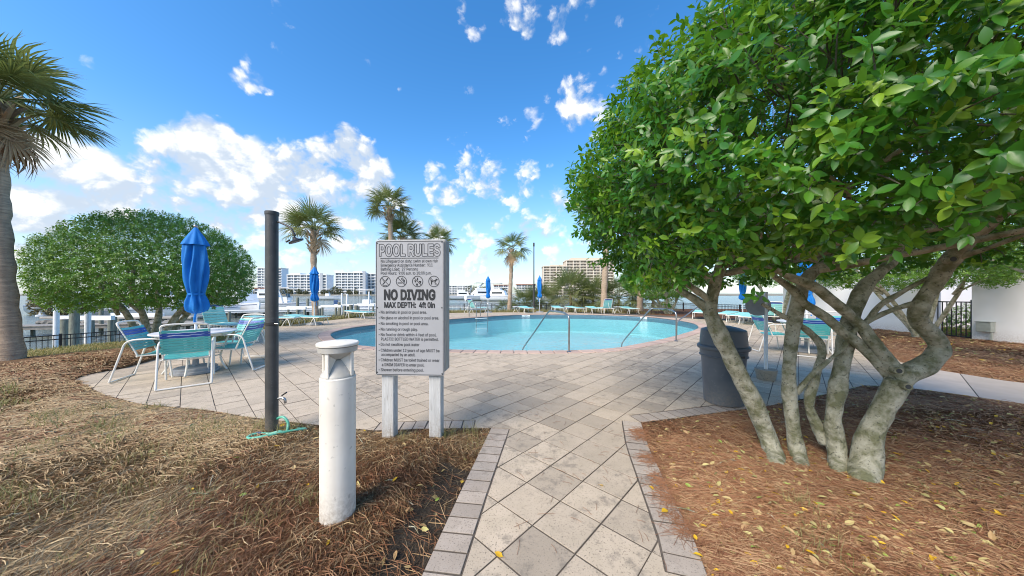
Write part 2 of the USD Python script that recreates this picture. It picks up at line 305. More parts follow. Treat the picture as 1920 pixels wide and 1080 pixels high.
def ground_material():
    n, l = {'g': ('geometry', {}), 'p': ('principled_bsdf', dict(roughness=.95, specular_ior_level=.15))}, []
    n['a'] = ('noise_texture', dict(scale=3.0, detail=8.0, roughness=.7)); n['b'] = ('noise_texture', dict(scale=70.0, detail=4.0, roughness=.7))
    l += [('g.position', 'a.vector'), ('g.position', 'b.vector')]
    n['ra'] = ('rgb_ramp', dict(ramp=[(0, (.115, .075, .042)), (.42, (.17, .115, .062)), (.58, (.235, .165, .09)), (1, (.24, .18, .095))])); l.append(('a.fac', 'ra.fac'))
    n['rr'] = ('rgb_ramp', dict(ramp=[(0, (.085, .042, .023)), (.42, (.13, .062, .032)), (.6, (.185, .088, .044)), (1, (.22, .12, .06))])); l.append(('a.fac', 'rr.fac'))
    n['rg'] = ('rgb_ramp', dict(ramp=[(0, (.15, .13, .045)), (.5, (.26, .20, .075)), (1, (.36, .27, .11))])); l.append(('a.fac', 'rg.fac'))
    n['rs'] = ('rgb_ramp', dict(ramp=[(0, (.05, .04, .03)), (.5, (.085, .068, .05)), (1, (.17, .14, .105))])); l.append(('a.fac', 'rs.fac'))
    last = 'ra.color'
    for k, r in (('red', 'rr'), ('grass', 'rg'), ('soil', 'rs')):
        n['at' + k] = ('attribute', dict(attribute=k)); n['m' + k] = ('mix_color', {})
        l += [('at' + k + '.fac', 'm' + k + '.fac'), (last, 'm' + k + '.a'), (r + '.color', 'm' + k + '.b')]; last = 'm' + k + '.result'
    n['sp'] = ('map_range', dict(from_min=.3, from_max=.7, to_min=.45, to_max=1.35)); l.append(('b.fac', 'sp.value'))
    n['mu'] = ('mix_color', dict(blend_type='multiply', fac=1.0, use_clamp=False)); n['cx'] = ('combine_xyz', {})
    l += [('sp.result', 'cx.x'), ('sp.result', 'cx.y'), ('sp.result', 'cx.z'), (last, 'mu.a'), ('cx.vector', 'mu.b'), ('mu.result', 'p.base_color')]
    n['bp'] = ('bump', dict(strength=.9, distance=.02)); l += [('b.fac', 'bp.height'), ('bp.normal', 'p.normal')]
    M['ground'] = usdkit.material(stage, '/World/Looks/ground', n, l, surface='p.BSDF')
ground_material()
def water_materials():
    n, l = {'g': ('geometry', {}), 'fr': ('fresnel', dict(IOR=1.22)), 't': ('transparent_bsdf', dict(color=(.78, .97, .98))), 'gl': ('glossy_bsdf', dict(color=(1, 1, 1), roughness=.02)), 'mx': ('mix_closure', {})}, []
    n['nz'] = ('noise_texture', dict(scale=3.2, detail=5.0, roughness=.6, distortion=.8)); n['mp'] = ('mapping', dict(scale=(1, 1.7, 1)))
    n['bp'] = ('bump', dict(strength=1.0, distance=.10))
    l += [('g.position', 'mp.vector'), ('mp.vector', 'nz.vector'), ('nz.fac', 'bp.height'), ('bp.normal', 'gl.normal'), ('bp.normal', 'fr.normal'), ('fr.fac', 'mx.fac'), ('t.BSDF', 'mx.closure1'), ('gl.BSDF', 'mx.closure2')]
    M['pool_water'] = usdkit.material(stage, '/World/Looks/pool_water', n, l, surface='mx.closure')
    n, l = {'g': ('geometry', {}), 'p': ('principled_bsdf', dict(base_color=(.10, .115, .085), roughness=.18, ior=1.33))}, []
    n['nz'] = ('noise_texture', dict(scale=1.3, detail=6.0, roughness=.6)); n['mp'] = ('mapping', dict(scale=(.7, 1.2, 1))); n['bp'] = ('bump', dict(strength=.8, distance=.25))
    l += [('g.position', 'mp.vector'), ('mp.vector', 'nz.vector'), ('nz.fac', 'bp.height'), ('bp.normal', 'p.normal')]
    M['bay_water'] = usdkit.material(stage, '/World/Looks/bay_water', n, l, surface='p.BSDF')
water_materials()

# ------------------------------------------------------------------ plan of the place
POOL = Polygon(smooth_path([(-1.5, 7.55), (1.83, 7.5), (3.54, 8.43), (5.9, 10.5), (7.8, 12.7), (8.7, 15.4), (7.9, 18.6), (4.3, 20.3), (0.4, 20.0), (-2.1, 17.9), (-4.0, 16.0), (-6.1, 13.7), (-6.6, 11.9), (-6.1, 10.2), (-4.2, 8.2)], 8, True)).buffer(.6).buffer(-.6)
DECK = Polygon([(-.8, -1), (-.449, 1.511), (-.217, 3.178), (-.9, 3.16), (-1.41, 3.12), (-2.17, 3.27), (-2.96, 3.45), (-3.66, 3.67), (-4.73, 3.87), (-5.7, 4.25), (-6.52, 4.66), (-7.09, 4.94), (-7.3, 5.23), (-7.25, 5.72),
                (-7.6, 6.6), (-8.2, 8.0), (-9.2, 10.5), (-9.9, 12.9), (-9.6, 15.1), (-8.9, 18), (-8.2, 19.8), (-6.5, 21.3), (-2.3, 22.2), (2, 22.8), (5.6, 22.6), (8.6, 21), (10.0, 18.9), (11.3, 17.3), (13.5, 16.5),
                (13.5, 12.5), (13.3, 11.3), (10.2, 8.4), (9.1, 7.4), (7.9, 6.2), (7.75, 5.72), (7.9, 4.9), (8.4, 4.2), (9.6, 2.7), (8.6, 1.9), (6.5, 3.87), (6.2, 4.24), (5.93, 4.5), (5.37, 4.65), (4.52, 4.3), (3.2, 3.8), (2.5, 3.61),
                (1.40, 3.31), (1.24, 2.76), (1.02, 1.66), (.964, 1.511), (.6, -1)])
WALK = Polygon([(5.6, 4.62), (5.93, 4.5), (6.2, 4.24), (6.5, 3.87), (8.6, 1.9), (9.6, 2.7), (8.4, 4.2), (7.9, 4.9), (7.75, 5.72), (7.3, 5.9)])
def fence_dist(x, y): return -(17.7 * y - 40.84 * x - 829) / 44.5       # metres inside the fence by the water
LAND = Polygon([(-31.2, -20), (-10.3, 27.6), (-9.0, 33.5), (20, 36), (160, 40), (160, -20)])
def ground_z(x, y):
    x, y = np.asarray(x, float), np.asarray(y, float); sh = np.broadcast(x, y).shape
    pts = shapely.points(np.broadcast_to(x, sh), np.broadcast_to(y, sh)); e = shapely.distance(DECK, pts)
    p = np.stack(np.broadcast_arrays(x, y, np.zeros(sh)), -1)
    z = -.03 + .05 * sstep(0, .35, e) + sstep(.05, .6, e) * ((meshkit.fbm(p * 1.3, 3, 4) - .5) * .10 + (meshkit.fbm(p * 6, 2, 9) - .5) * .035)
    z = z - .06 * (sstep(.42, .12, soil_d(x, y)) * (y < 2.7)) * (e > 0)
    z = z - .085 * (e <= 0)
    s = fence_dist(x, y)
    z = z - 1.15 * np.maximum(sstep(3.3, .4, s), .62 * sstep(5.2, 3.0, s) * sstep(.3, 1.6, e)) * (e > 0)
    z = z - .45 * sstep(24, 27, y) * (e > 0)
    z = z + .12 * np.exp(-(((x + 8.8) / 2.2) ** 2 + ((y - 6.2) / 1.6) ** 2)) * (e > 0)
    return z
SOIL_EDGE = LineString([(-.80, -1), (-.449, 1.511), (-.36, 2.194), (-.3, 2.6)])
def soil_d(x, y):
    sh = np.broadcast(x, y).shape
    return shapely.distance(SOIL_EDGE, shapely.points(np.broadcast_to(x, sh), np.broadcast_to(y, sh)))
def zones(x, y):
    """red pine-straw, sunny grass and bare soil, as weights"""
    p = np.stack(np.broadcast_arrays(np.asarray(x, float), np.asarray(y, float), np.zeros(np.shape(x))), -1)
    nz = meshkit.fbm(p * 1.1, 3, 21)
    red = np.where(np.asarray(x) > 0.3, 1.0, sstep(-2.6, -.7, x) * sstep(3.6, 1.9, y) * .72 + sstep(.50, .62, nz) * .4)
    red = np.where((np.asarray(x) < -6.5) & (np.asarray(y) > 4.9), .55, red)
    grass = sstep(5.9, 6.6, y) * (np.asarray(x) < -6) * sstep(8.2, 6.2, fence_dist(np.asarray(x), np.asarray(y))) + (np.asarray(y) > 20.5) * (np.asarray(x) < 8) + ((np.asarray(x) < -7) & (np.asarray(y) > 8))
    soil = sstep(.40, .22, soil_d(np.asarray(x), np.asarray(y)) + (nz - .5) * .25) * (np.asarray(y) < 2.6) * (np.asarray(x) < .2)
    return np.clip(red, 0, 1), np.clip(grass, 0, 1), np.clip(soil, 0, 1)

# ------------------------------------------------------------------ ground, water, far land
def build_ground():
    xs = np.concatenate([np.arange(-32, -8.5, .5), np.arange(-8.5, 6.5, .07), np.arange(6.5, 16, .22), np.arange(16, 161, 6)])
    ys = np.concatenate([np.arange(-20, 0, 1.0), np.arange(0, 1, .2), np.arange(1, 6.5, .07), np.arange(6.5, 30, .3), np.arange(30, 41, 1)])
    X, Y = np.meshgrid(xs, ys, indexing='ij'); Z = ground_z(X, Y); nx, ny = X.shape
    i, j = np.meshgrid(np.arange(nx - 1), np.arange(ny - 1), indexing='ij')
    q = np.stack([i * ny + j, (i + 1) * ny + j, (i + 1) * ny + j + 1, i * ny + j + 1], -1).reshape(-1, 4)
    v = np.stack([X, Y, Z], -1).reshape(-1, 3); c = v[q].mean(1)
    keep = shapely.contains_xy(LAND, c[:, 0], c[:, 1]) & ~shapely.contains_xy(POOL.buffer(.2), c[:, 0], c[:, 1])
    q = q[keep]; r, g, s = zones(v[:, 0], v[:, 1])
    p = obj('ground', (v, q), 'ground', smooth=True, extra=dict(red=r, grass=g, soil=s), kind='structure')
build_ground()
obj('bay_water', (np.array([[-4000, -200, -1.7], [4000, -200, -1.7], [4000, 6000, -1.7], [-4000, 6000, -1.7]]), np.array([[0, 1, 2, 3]])), 'bay_water', kind='structure')
# ------------------------------------------------------------------ deck of square pavers, border bricks, pool
TH, S, X0, Y0 = .8185, .2958, .1235, 1.842
UV = np.array([[math.cos(TH), math.sin(TH)], [math.sin(TH), -math.cos(TH)]])
BORDERS = [  # outer edge polylines, with the paved side on the left of the direction of travel
    [(.6 + .22, -.4), (.964, 1.511), (1.02, 1.66), (1.24, 2.76), (1.40, 3.31)][::1],
    [(1.40, 3.31), (2.5, 3.61), (3.2, 3.8)],
    [(-.217, 3.178), (-.36, 2.194), (-.449, 1.511), (-.66, -.1)],
    [(-1.41, 3.12), (-.9, 3.16), (-.40, 3.175)],
]
def paver_mesh(poly, rng, top=0.0, c=.003, tilt=True):
    p = np.array(poly.exterior.coords)[:-1]
    if Polygon(p).exterior.is_ccw is False: p = p[::-1]
    ce = p.mean(0); n = len(p)
    q = np.array(Polygon(p).buffer(-c, join_style=2).exterior.coords) if n != 4 else None
    if n == 4:
        d = p - ce; q = ce + d * (1 - c * 1.5 / np.abs(d).max())
    else:
        q = ce + (p - ce) * (1 - c * 2 / max(.02, np.linalg.norm(p - ce, axis=1).max()))
    zt = top + rng.normal(0, .0012) + ((q - ce) @ (rng.normal(0, .005, 2) if tilt else np.zeros(2)))
    zt2 = top + ((p - ce) @ np.zeros(2)) - c
    v = np.vstack([np.c_[q, zt], np.c_[p, np.full(n, top - c)], np.c_[p, np.full(n, top - .04)]])
    i = np.arange(n); k = (i + 1) % n
    f = [np.array([[0, a, a + 1] for a in range(1, n - 1)])]
    for o in (0, n):
        f += [np.stack([i + o, i + o + n, k + o + n], 1), np.stack([i + o, k + o + n, k + o], 1)]
    return v, np.vstack(f)
def edge_darkening(m):  # weights of the painted dark edge tone: top face clear, lower rings full
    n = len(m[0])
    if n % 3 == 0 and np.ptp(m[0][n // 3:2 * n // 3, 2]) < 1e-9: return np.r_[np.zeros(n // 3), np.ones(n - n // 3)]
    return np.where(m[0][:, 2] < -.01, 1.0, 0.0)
def stain(x, y):
    p = np.array([[x * .8, y * .8, 3.3]]); a = meshkit.fbm(p, 3, 5)[0]
    core = math.exp(-(((x - .15) / 1.3) ** 2 + ((y - 3.9) / 1.3) ** 2))
    return float(np.clip(.06 + (a - .5) * .8 + .30 * core, 0, .7))
def build_deck():
    rng = np.random.default_rng(3)
    deck = DECK.difference(POOL.buffer(.22))
    bed = deck
    dk = obj('pool_deck', extrude(bed, -.12, -.0055), 'paver_bed', kind='structure')
    bricks = []
    for line in BORDERS:
        p = smooth_path(np.array(line, float), 1) if len(line) < 3 else np.array(line, float)
        ls = LineString(p); L = ls.length; k = int(L / .124); w = .19
        for i in range(k):
            a, b = [np.array(ls.interpolate(t).coords[0]) for t in (i * L / k + .0045, (i + 1) * L / k - .0045)]
            d = unit(b - a); nn = np.array([-d[1], d[0]])
            if line is BORDERS[2] or line is BORDERS[3] or True: pass
            bricks.append(Polygon([a, b, b + nn * w, a + nn * w]))
    band = unary_union([b.buffer(.006, join_style=2) for b in bricks]).buffer(.004)
    walk = WALK
    region = deck.difference(band).difference(POOL.buffer(.335)).difference(walk)
    # the course next to the walk is brick by brick
    bs = [b for b in bricks if .9 < b.centroid.y]
    for b in bs:
        if b.intersection(DECK.buffer(.02)).area < .5 * b.area: continue
        if band is not None and any(b is not o and b.intersection(o).area > .002 for o in bs if o.distance(b) < .01 and id(o) < id(b)): continue
        c = b.centroid; m = paver_mesh(b, rng)
        obj('border_brick', m, 'border', dk, extra=dict(edge=edge_darkening(m)), tone=float(np.clip(stain(c.x, c.y) * .8 + rng.normal(.08, .15), 0, .85)))
    tiles = []
    inner = region.buffer(-.001); shapely.prepare(region)
    for i in range(-60, 60):
        for j in range(-60, 60):
            ce = np.array([X0, Y0]) + S * ((i + .5) * UV[0] + (j + .5) * UV[1])
            if not (-11 < ce[0] < 14 and .6 < ce[1] < 23.5): continue
            if abs(ce[0]) > 1.85 * ce[1] + .6: continue
            h = S / 2 - .0027
            sq = Polygon([ce + h * (a * UV[0] + b * UV[1]) for a, b in ((-1, -1), (1, -1), (1, 1), (-1, 1))][::-1])
            if region.contains(sq): tiles.append((np.hypot(*ce), sq, True))
            elif region.intersects(sq):
                for g in getattr(region.intersection(sq), 'geoms', [region.intersection(sq)]):
                    if g.geom_type == 'Polygon' and g.area > .0012: tiles.append((np.hypot(*ce), g.simplify(.003), False))
    tiles.sort(key=lambda t: t[0]); rest = MB(); n1 = 0; ed = []
    for d, poly, full in tiles:
        c = poly.centroid
        tn = float(np.clip(stain(c.x, c.y) + rng.normal(0, .13) + (.24 if rng.random() < .10 else 0) * (c.y < 9), 0, .8))
        if full: m = paver_mesh(poly, rng)
        else:
            if poly.exterior.is_ccw is False: poly = Polygon(list(poly.exterior.coords)[::-1])
            if poly.area < .985 * poly.convex_hull.area or len(poly.exterior.coords) > 9: m = extrude(poly, -.04, 0.0).get()
            else: m = paver_mesh(poly, rng)
        if n1 < 300 and d < 7: obj('paver', m, 'paver', dk, tone=tn, extra=dict(edge=edge_darkening(m))); n1 += 1
        else: rest.addm(m, tn); ed.append(edge_darkening(m))
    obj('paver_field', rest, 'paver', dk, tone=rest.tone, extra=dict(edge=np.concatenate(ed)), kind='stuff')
    # concrete path at the far right: slabs across its run
    wk = obj('garden_path', extrude(walk, -.12, -.0052), 'paver_bed', kind='structure')
    ax = np.array([6.1, 5.3]); ux = unit(np.array([.62, -.78])); vx = np.array([.78, .62])
    for k in range(-2, 6):
        a0, a1 = ax + ux * (k * 1.05 + .006), ax + ux * ((k + 1) * 1.05 - .006)
        slab = Polygon([a0 - vx * 2, a1 - vx * 2, a1 + vx * 2, a0 + vx * 2]).intersection(walk)
        for g in getattr(slab, 'geoms', [slab]):
            if g.area > .05: obj('path_slab', extrude(g, -.05, .0), 'concrete_walk', wk, tone=float(rng.random() * .4))
    return dk
DK = build_deck()

def build_pool():
    t = thing('swimming_pool', 'large free-form swimming pool of clear turquoise water in the paved deck', 'swimming pool')
    ring = np.array(POOL.exterior.coords)[:-1]; n = len(ring)
    if not POOL.exterior.is_ccw: ring = ring[::-1]
    zs = [-.02, -.30, -1.15]; rings = []
    v = np.vstack([np.c_[ring, np.full(n, z)] for z in (-.30, -1.12)] + [np.c_[np.array(ring) * .985 + np.array(POOL.centroid.coords[0]) * .015, np.full(n, -1.2)]])
    i = np.arange(n); k = (i + 1) % n; f = []
    for o in (0, n): f += [np.stack([i + o, k + o, k + o + n], 1), np.stack([i + o, k + o + n, i + o + n], 1)]
    mb = MB().add(v, np.vstack(f))
    mb.addm(extrude(Polygon(v[2 * n:, :2]), -1.21, -1.2).get())
    obj('basin', mb, 'pool_plaster', t, smooth=40)
    v = np.vstack([np.c_[ring, np.full(n, z)] for z in (-.03, -.30)])
    obj('tile_band', (v, np.vstack([np.stack([i, k, k + n], 1), np.stack([i, k + n, i + n], 1)])), 'pool_tile', t, smooth=40)
    ls = LineString(np.vstack([ring, ring[:1]])); L = ls.length; m = int(L / .31); rng = np.random.default_rng(8)
    for q in range(m):
        a, b = [np.array(ls.interpolate(s).coords[0]) for s in (q * L / m + .004, (q + 1) * L / m - .004)]
        d = unit(b - a); nn = np.array([d[1], -d[0]])
        pl = Polygon([a - nn * .03, b - nn * .03, b + nn * .325, a + nn * .325])
        m_ = paver_mesh(pl if pl.exterior.is_ccw else Polygon(list(pl.exterior.coords)[::-1]), rng, top=.012, c=.012, tilt=False); obj('coping_stone', m_, 'coping', t, tone=float(rng.random() * .6), extra=dict(edge=np.where(m_[0][:, 2] < -.01, 1.0, 0.0)))
    w = trimesh.creation.extrude_polygon(POOL, .001, engine='earcut')
    v = np.array(w.vertices); f = np.array(w.faces); up = w.face_normals[:, 2] > .9
    obj('water', (np.c_[v[:, :2], np.full(len(v), -.11)], f[up]), 'pool_water', t)
    # white depth markers in the tile band of the far wall, and one cut into the near coping
    for px, half in ((986, .28), (1207, .22)):
        Y = np.array([px - 960, F], float); ray = LineString([(0, 0), tuple(Y / F * 40)])
        far = max((g for g in getattr(ray.intersection(POOL.exterior), 'geoms', [])), key=lambda g: g.y)
        dd = ls.project(far); a = np.array(ls.interpolate(dd - half).coords[0]); b = np.array(ls.interpolate(dd + half).coords[0]); d = unit(b - a)
        if d[0] < 0: a, b, d = b, a, -d
        ang = math.atan2(d[1], d[0]); R = rotz(ang); o = np.array([*((a + b) / 2 - np.array([-d[1], d[0]]) * .012), -.075])
        mk = obj('depth_marker', xform(bx((-half, -.006, -.055), (half, .006, .055)), R, o), 'tile_white', t)
        tx = meshkit.text_mesh('4 FT', .07, .002, bold=True); tv = np.array(tx.vertices) - [tx.bounds[:, 0].mean(), 0, 0]
        tv = np.stack([tv[:, 0], -.0065 - tv[:, 2], tv[:, 1] - .035], 1)
        obj('depth_text', xform((tv, np.array(tx.faces)), R, o), 'ink', mk)
    return t
build_pool()
def rail(name, label, cat, paths, mat='chrome', r=.022, flanges=()):
    t = thing(name, label, cat)
    for nm, p in paths: obj(nm, tube(smooth_path(p, 5), r, 10), mat, t, smooth=True)
    for c in flanges: obj('flange', lathe([(.0, .03), (.03, .03), (.055, .012), (.055, .0)][::-1], 16, c[0], c[1]), mat, t, smooth=30)
    return t
rail('pool_handrail', 'bent metal handrail standing nearest the walk on the near pool edge', 'handrail',
     [('rail', [(1.36, 7.28, 0), (1.36, 7.28, .4), (1.36, 7.28, .78), (1.33, 7.36, .88), (1.25, 7.6, .925), (1.08, 8.1, .93), (.98, 8.3, .88), (.66, 8.8, .30), (.33, 9.3, -.30), (.30, 9.32, -.6)])], flanges=[(1.36, 7.28)])
rail('pool_handrail', 'bent metal handrail on the pool edge nearest the grey trash can', 'handrail',
     [('rail', [(4.79, 8.9, 0), (4.79, 8.9, .4), (4.79, 8.9, .77), (4.77, 9.0, .87), (4.76, 9.25, .905), (4.70, 10.0, .90), (4.58, 10.15, .84), (4.25, 10.45, .28), (3.9, 10.75, -.33), (3.88, 10.76, -.6)])], flanges=[(4.79, 8.9)])
rail('pool_handrail', 'short sloping handrail at the rounded end of the pool behind a leaning trunk', 'handrail',
     [('rail', [(7.75, 11.75, 0), (7.75, 11.75, .76), (7.66, 11.7, .87), (7.45, 11.62, .90), (6.95, 11.42, .88), (6.5, 11.3, .62), (6.1, 11.2, .38), (6.04, 11.18, .2), (6.03, 11.17, -.6)])], flanges=[(7.75, 11.75)])
def ladder():
    t = thing('pool_ladder', 'pool ladder with two looped rails and a white tread at the far pool edge', 'ladder')
    for dx in (0, .62):
        x, y = -2.2 + dx, 17.75 + dx * .75
        obj('rail', tube(smooth_path([(x - .35, y + .42, 0), (x - .35, y + .42, .6), (x - .28, y + .33, .86), (x - .1, y + .12, .92), (x + .1, y - .12, .82), (x + .14, y - .17, .5), (x + .14, y - .17, -.9)], 4), .024, 8), 'chrome', t, smooth=True)
    obj('crossbar', tube([(-2.5, 18.1, .42), (-1.93, 18.55, .42)], .02, 6), 'chrome', t)
    for z in (-.06, -.36, -.66): obj('tread', xform(rbox((-.05, -.06, -.015), (.68, .06, .015), .006), rotz(.64), (-2.05, 17.58, z)), 'tile_white', t)
ladder()

# ------------------------------------------------------------------ bollard light, sign, shower, trash can, pot
def bollard():
    b = np.array([-1.062, 1.862]); z0 = float(ground_z(b[0], b[1])) - .04
    t = thing('bollard_light', 'white cylindrical bollard light standing in the pine straw in front of the sign', 'bollard light', (b[0], b[1], z0), -.914)
    R, zb = .098, .90 - z0
    obj('column', lathe([(R - .004, 0), (R, .006), (R, zb - .02), (R + .001, zb - .008), (R - .006, zb), (R - .03, zb + .004)], 48), 'bollard_white', t, smooth=30)
    obj('lower_cone', lathe([(R - .004, zb + .0), (R - .006, zb + .012), (.028, zb + .095), (.0, zb + .10)], 4 * 10, fold=None), 'bollard_lamp', t, smooth=30)
    zt = zb + .185
    obj('upper_cone', lathe([(.0, zb + .098), (.028, zb + .102), (R + .008, zt - .035), (R + .012, zt - .004)], 40), 'bollard_lamp', t, smooth=30)
    for k in range(4):
        a = k * PI / 2 + PI / 4; Rm = rotz(a)
        fin = extrude(Polygon([(R - .004, zb + .004), (R - .004, zt - .006), (R - .045, zt - .03), (.02, zb + .103), (.02, zb + .094), (R - .045, zb + .02)]), -.004, .004).get()
        v = np.stack([fin[0][:, 0], fin[0][:, 2], fin[0][:, 1]], 1)
        obj('fin', xform((v, fin[1]), Rm), 'bollard_white', t)
        st = xform(rbox((R - .012, -.012, zb + .003), (R, .012, zt), .003), Rm)
        obj('strut', st, 'bollard_white', t)
    obj('seam', lathe([(R + .010, zt - .004), (R + .012, zt - .002), (R + .010, zt)], 48), 'bollard_gap', t)
    obj('cap', lathe([(R - .01, zt), (R + .016, zt), (R + .018, zt + .003), (R + .018, zt + .013), (R + .013, zt + .018), (.06, zt + .024), (0, zt + .026)], 48), 'bollard_white', t, smooth=35)
    obj('screw', tube([(0, -R - .003, .055), (0, -R + .004, .055)], .005, 8), 'screw', t)
    obj('footing', xform(rbox((-.16, -.12, -.05), (.10, .10, .045), .02), rotz(.3), (-.03, .0, .0)), 'pot_concrete', t)
bollard()

def text_polys(txt, bold=True):
    m = meshkit.text_mesh(txt, 1.0, .01, bold=bold); v, f, nz = np.array(m.vertices), np.array(m.faces), m.face_normals[:, 2]
    return unary_union([Polygon(v[t][:, :2]).buffer(.002) for t in f[nz > .9]])
def sign():
    W, Hs, zb = .653, 1.262, .632; T = .155
    yaw = -.053; o = np.array([-1.283, 2.868, 0.0])
    t = thing('pool_rules_sign', 'grey POOL RULES notice board on two weathered white posts', 'sign', tuple(o), yaw)
    # local frame: x along the face, y into the board, z up
    pz = -.10
    for x0 in (.045, .50):
        p = obj('post', rbox((x0, .028, pz), (x0 + .115, .13, zb + .02), .006), 'post_wood', t)
    obj('board', rbox((.012, .0145, zb + .035), (W + .012, T, zb + Hs + .012), .01), 'sign_wood', t)
    pl = sbox(0, 0, W, Hs).buffer(-.02).buffer(.02)
    m = extrude(pl, 0, .012).get(); v = np.stack([m[0][:, 0], m[0][:, 2], m[0][:, 1] + zb], 1)
    face = obj('face_panel', (v, m[1][:, ::-1]), 'sign_face', t)
    bd = extrude(pl.buffer(-.006).difference(pl.buffer(-.0105)), 0, .0015).get()
    obj('border_line', (np.stack([bd[0][:, 0], -.0005 - bd[0][:, 2], bd[0][:, 1] + zb], 1), bd[1]), 'ink', face)
    s = W / 131.0
    def put(mesh, name='text_line'):
        vv = mesh[0]; obj(name, (np.stack([vv[:, 0], -.0008 - vv[:, 2], vv[:, 1] + zb], 1), mesh[1]), 'ink', face)
    def X(px): return (px - 702.7) * s
    def Z(py): return Hs - (py - 451.5) * Hs / 252.3
    def line(txt, x0, x1, cap_top, base, bold=False):
        m = meshkit.text_mesh(txt, 1.0, .0012, bold=bold); v = np.array(m.vertices); b = m.bounds
        v[:, 0] = X(x0) + (v[:, 0] - b[0, 0]) / (b[1, 0] - b[0, 0]) * (X(x1) - X(x0))
        v[:, 1] = Z(base) + v[:, 1] * (Z(cap_top) - Z(base)); put((v, np.array(m.faces)))
    # outlined heading
    for word, a, b in (('POOL', 710.5, 760.0), ('RULES', 765.5, 826.0)):
        g = text_polys(word); x0, y0, x1, y1 = g.bounds
        from shapely import affinity
        g = affinity.affine_transform(g, [(X(b) - X(a)) / (x1 - x0), 0, 0, (Z(459.2) - Z(480)) / 1.0, X(a) - x0 * (X(b) - X(a)) / (x1 - x0), Z(480)])
        e = extrude(g.buffer(.0052).difference(g.buffer(.0004)).simplify(.0004), 0, .0012).get(); put(e, 'heading')
    u = extrude(sbox(X(712), Z(485), X(823), Z(484)), 0, .0012).get(); put(u, 'rule_line')
    line('No Lifeguard on duty; swim at own risk', 713, 822, 487.0, 492.6)
    line('Emergency Assistance Number:  911', 713, 812, 494.6, 500.2)
    line('Bathing Load:  27 Persons', 713, 784, 502.0, 507.6)
    line('Pool Hours:  9:00 a.m. to 10:00 p.m.', 713, 810, 509.5, 515.1)
    
    def heavy(txt, x0, x1, cap_top, base, fat):
        from shapely import affinity
        g = text_polys(txt).buffer(fat, join_style=2); b = g.bounds; kx, kz = (X(x1) - X(x0)) / (b[2] - b[0]), (Z(cap_top) - Z(base)) / (1 + 2 * fat)
        put(extrude(affinity.affine_transform(g, [kx, 0, 0, kz, X(x0) - b[0] * kx, Z(base) + fat * kz]).simplify(.0003), 0, .0012).get())
    heavy('NO DIVING', 719, 817.5, 543.2, 562.8, .05); heavy('MAX DEPTH:  4ft 0in', 719.5, 816.5, 566.8, 577.2, .035)
    for txt, x0, x1, y in (('•', 709, 710.6, 585.5), ('No animals in pool or pool area.', 713, 801, 585.5), ('•', 709, 710.6, 596), ('No glass or alcohol in pool or pool area.', 713, 824, 596),
                           ('•', 709, 710.6, 606.8), ('No smoking in pool or pool area.', 713, 804, 606.8), ('•', 709, 710.6, 617.5), ('No running or rough play.', 713, 784, 617.5),
                           ('•', 709, 710.6, 627.6), ('No food or drink within 4 feet of pool,', 713, 819, 627.6), ('PLASTIC BOTTLED WATER is permitted.', 713.5, 823, 636), ('•', 709, 710.6, 646), ('Do not swallow pool water', 713, 787, 646),
                           ('•', 709, 710.6, 657), ('Children under 12 years of age MUST be', 713, 825, 657), ('accompanied by an adult.', 714, 779, 665), ('•', 709, 710.6, 675), ('Children MUST be toilet trained or wear', 713, 825, 675),
                           ('a SWIM DIAPER to enter pool.', 715, 796, 684), ('•', 709, 710.6, 693.5), ('Shower before entering pool.', 713, 795, 693.5)):
        if txt == '•': put(extrude(Point(X(709.8), Z(y + .3)).buffer(.0042), 0, .0012).get(), 'bullet')
        else: line(txt, x0, x1, y - 2.9, y + 2.7)
    # four ringed pictograms
    def icon(cx, shapes, slash=True):
        c = Point(0, 0); r = .052; g = [c.buffer(r).difference(c.buffer(r - .0055))]
        body = unary_union(shapes).intersection(c.buffer(r - .006))
        if slash:
            sl = LineString([(-r * .7, r * .7), (r * .7, -r * .7)]); body = body.difference(sl.buffer(.006)); g.append(sl.buffer(.0028).intersection(c.buffer(r)))
        from shapely import affinity
        g = affinity.translate(unary_union(g + [body]), X(cx), Z(528)); put(extrude(g, 0, .0012).get(), 'pictogram')
    icon(721.5, [Polygon([(-.03, -.03), (-.02, -.03), (.03, .028), (.022, .034)]), Polygon([(-.03, .02), (-.022, .026), (.0, -.004), (-.008, -.01)]), sbox(-.02, -.042, .02, -.036)])
    icon(752.5, [sbox(-.035, -.018, .02, -.009), sbox(.023, -.018, .032, -.009), LineString([(.028, -.004), (.03, .012), (.015, .02), (.012, .034)]).buffer(.003), LineString([(.018, -.004), (.02, .008), (.004, .016), (0, .03)]).buffer(.003)])
    icon(783.5, [sbox(-.006, .008, .004, .034), Polygon([(-.03, .012), (-.012, .012), (-.016, -.008), (-.026, -.008)]), Polygon([(.012, .004), (.034, .004), (.030, -.024), (.016, -.024)]), Polygon([(-.016, -.02), (.004, -.02), (.0, -.04), (-.012, -.04)])])
    icon(814.5, [Polygon([(-.028, .012), (.012, .012), (.02, .026), (.036, .02), (.034, .012), (.022, .006), (.016, -.008), (.016, -.03), (.009, -.03), (.008, -.008), (-.018, -.006), (-.018, -.03), (-.026, -.03), (-.028, -.004), (-.036, .022), (-.032, .022)])])
    for px, py in ((706, 456), (829.5, 455), (706, 577), (829.5, 577), (706, 698.5), (830, 699.5)):
        obj('screw', tube([(X(px), -.003, zb + Z(py)), (X(px), .006, zb + Z(py))], .0065, 10), 'screw', t)
sign()

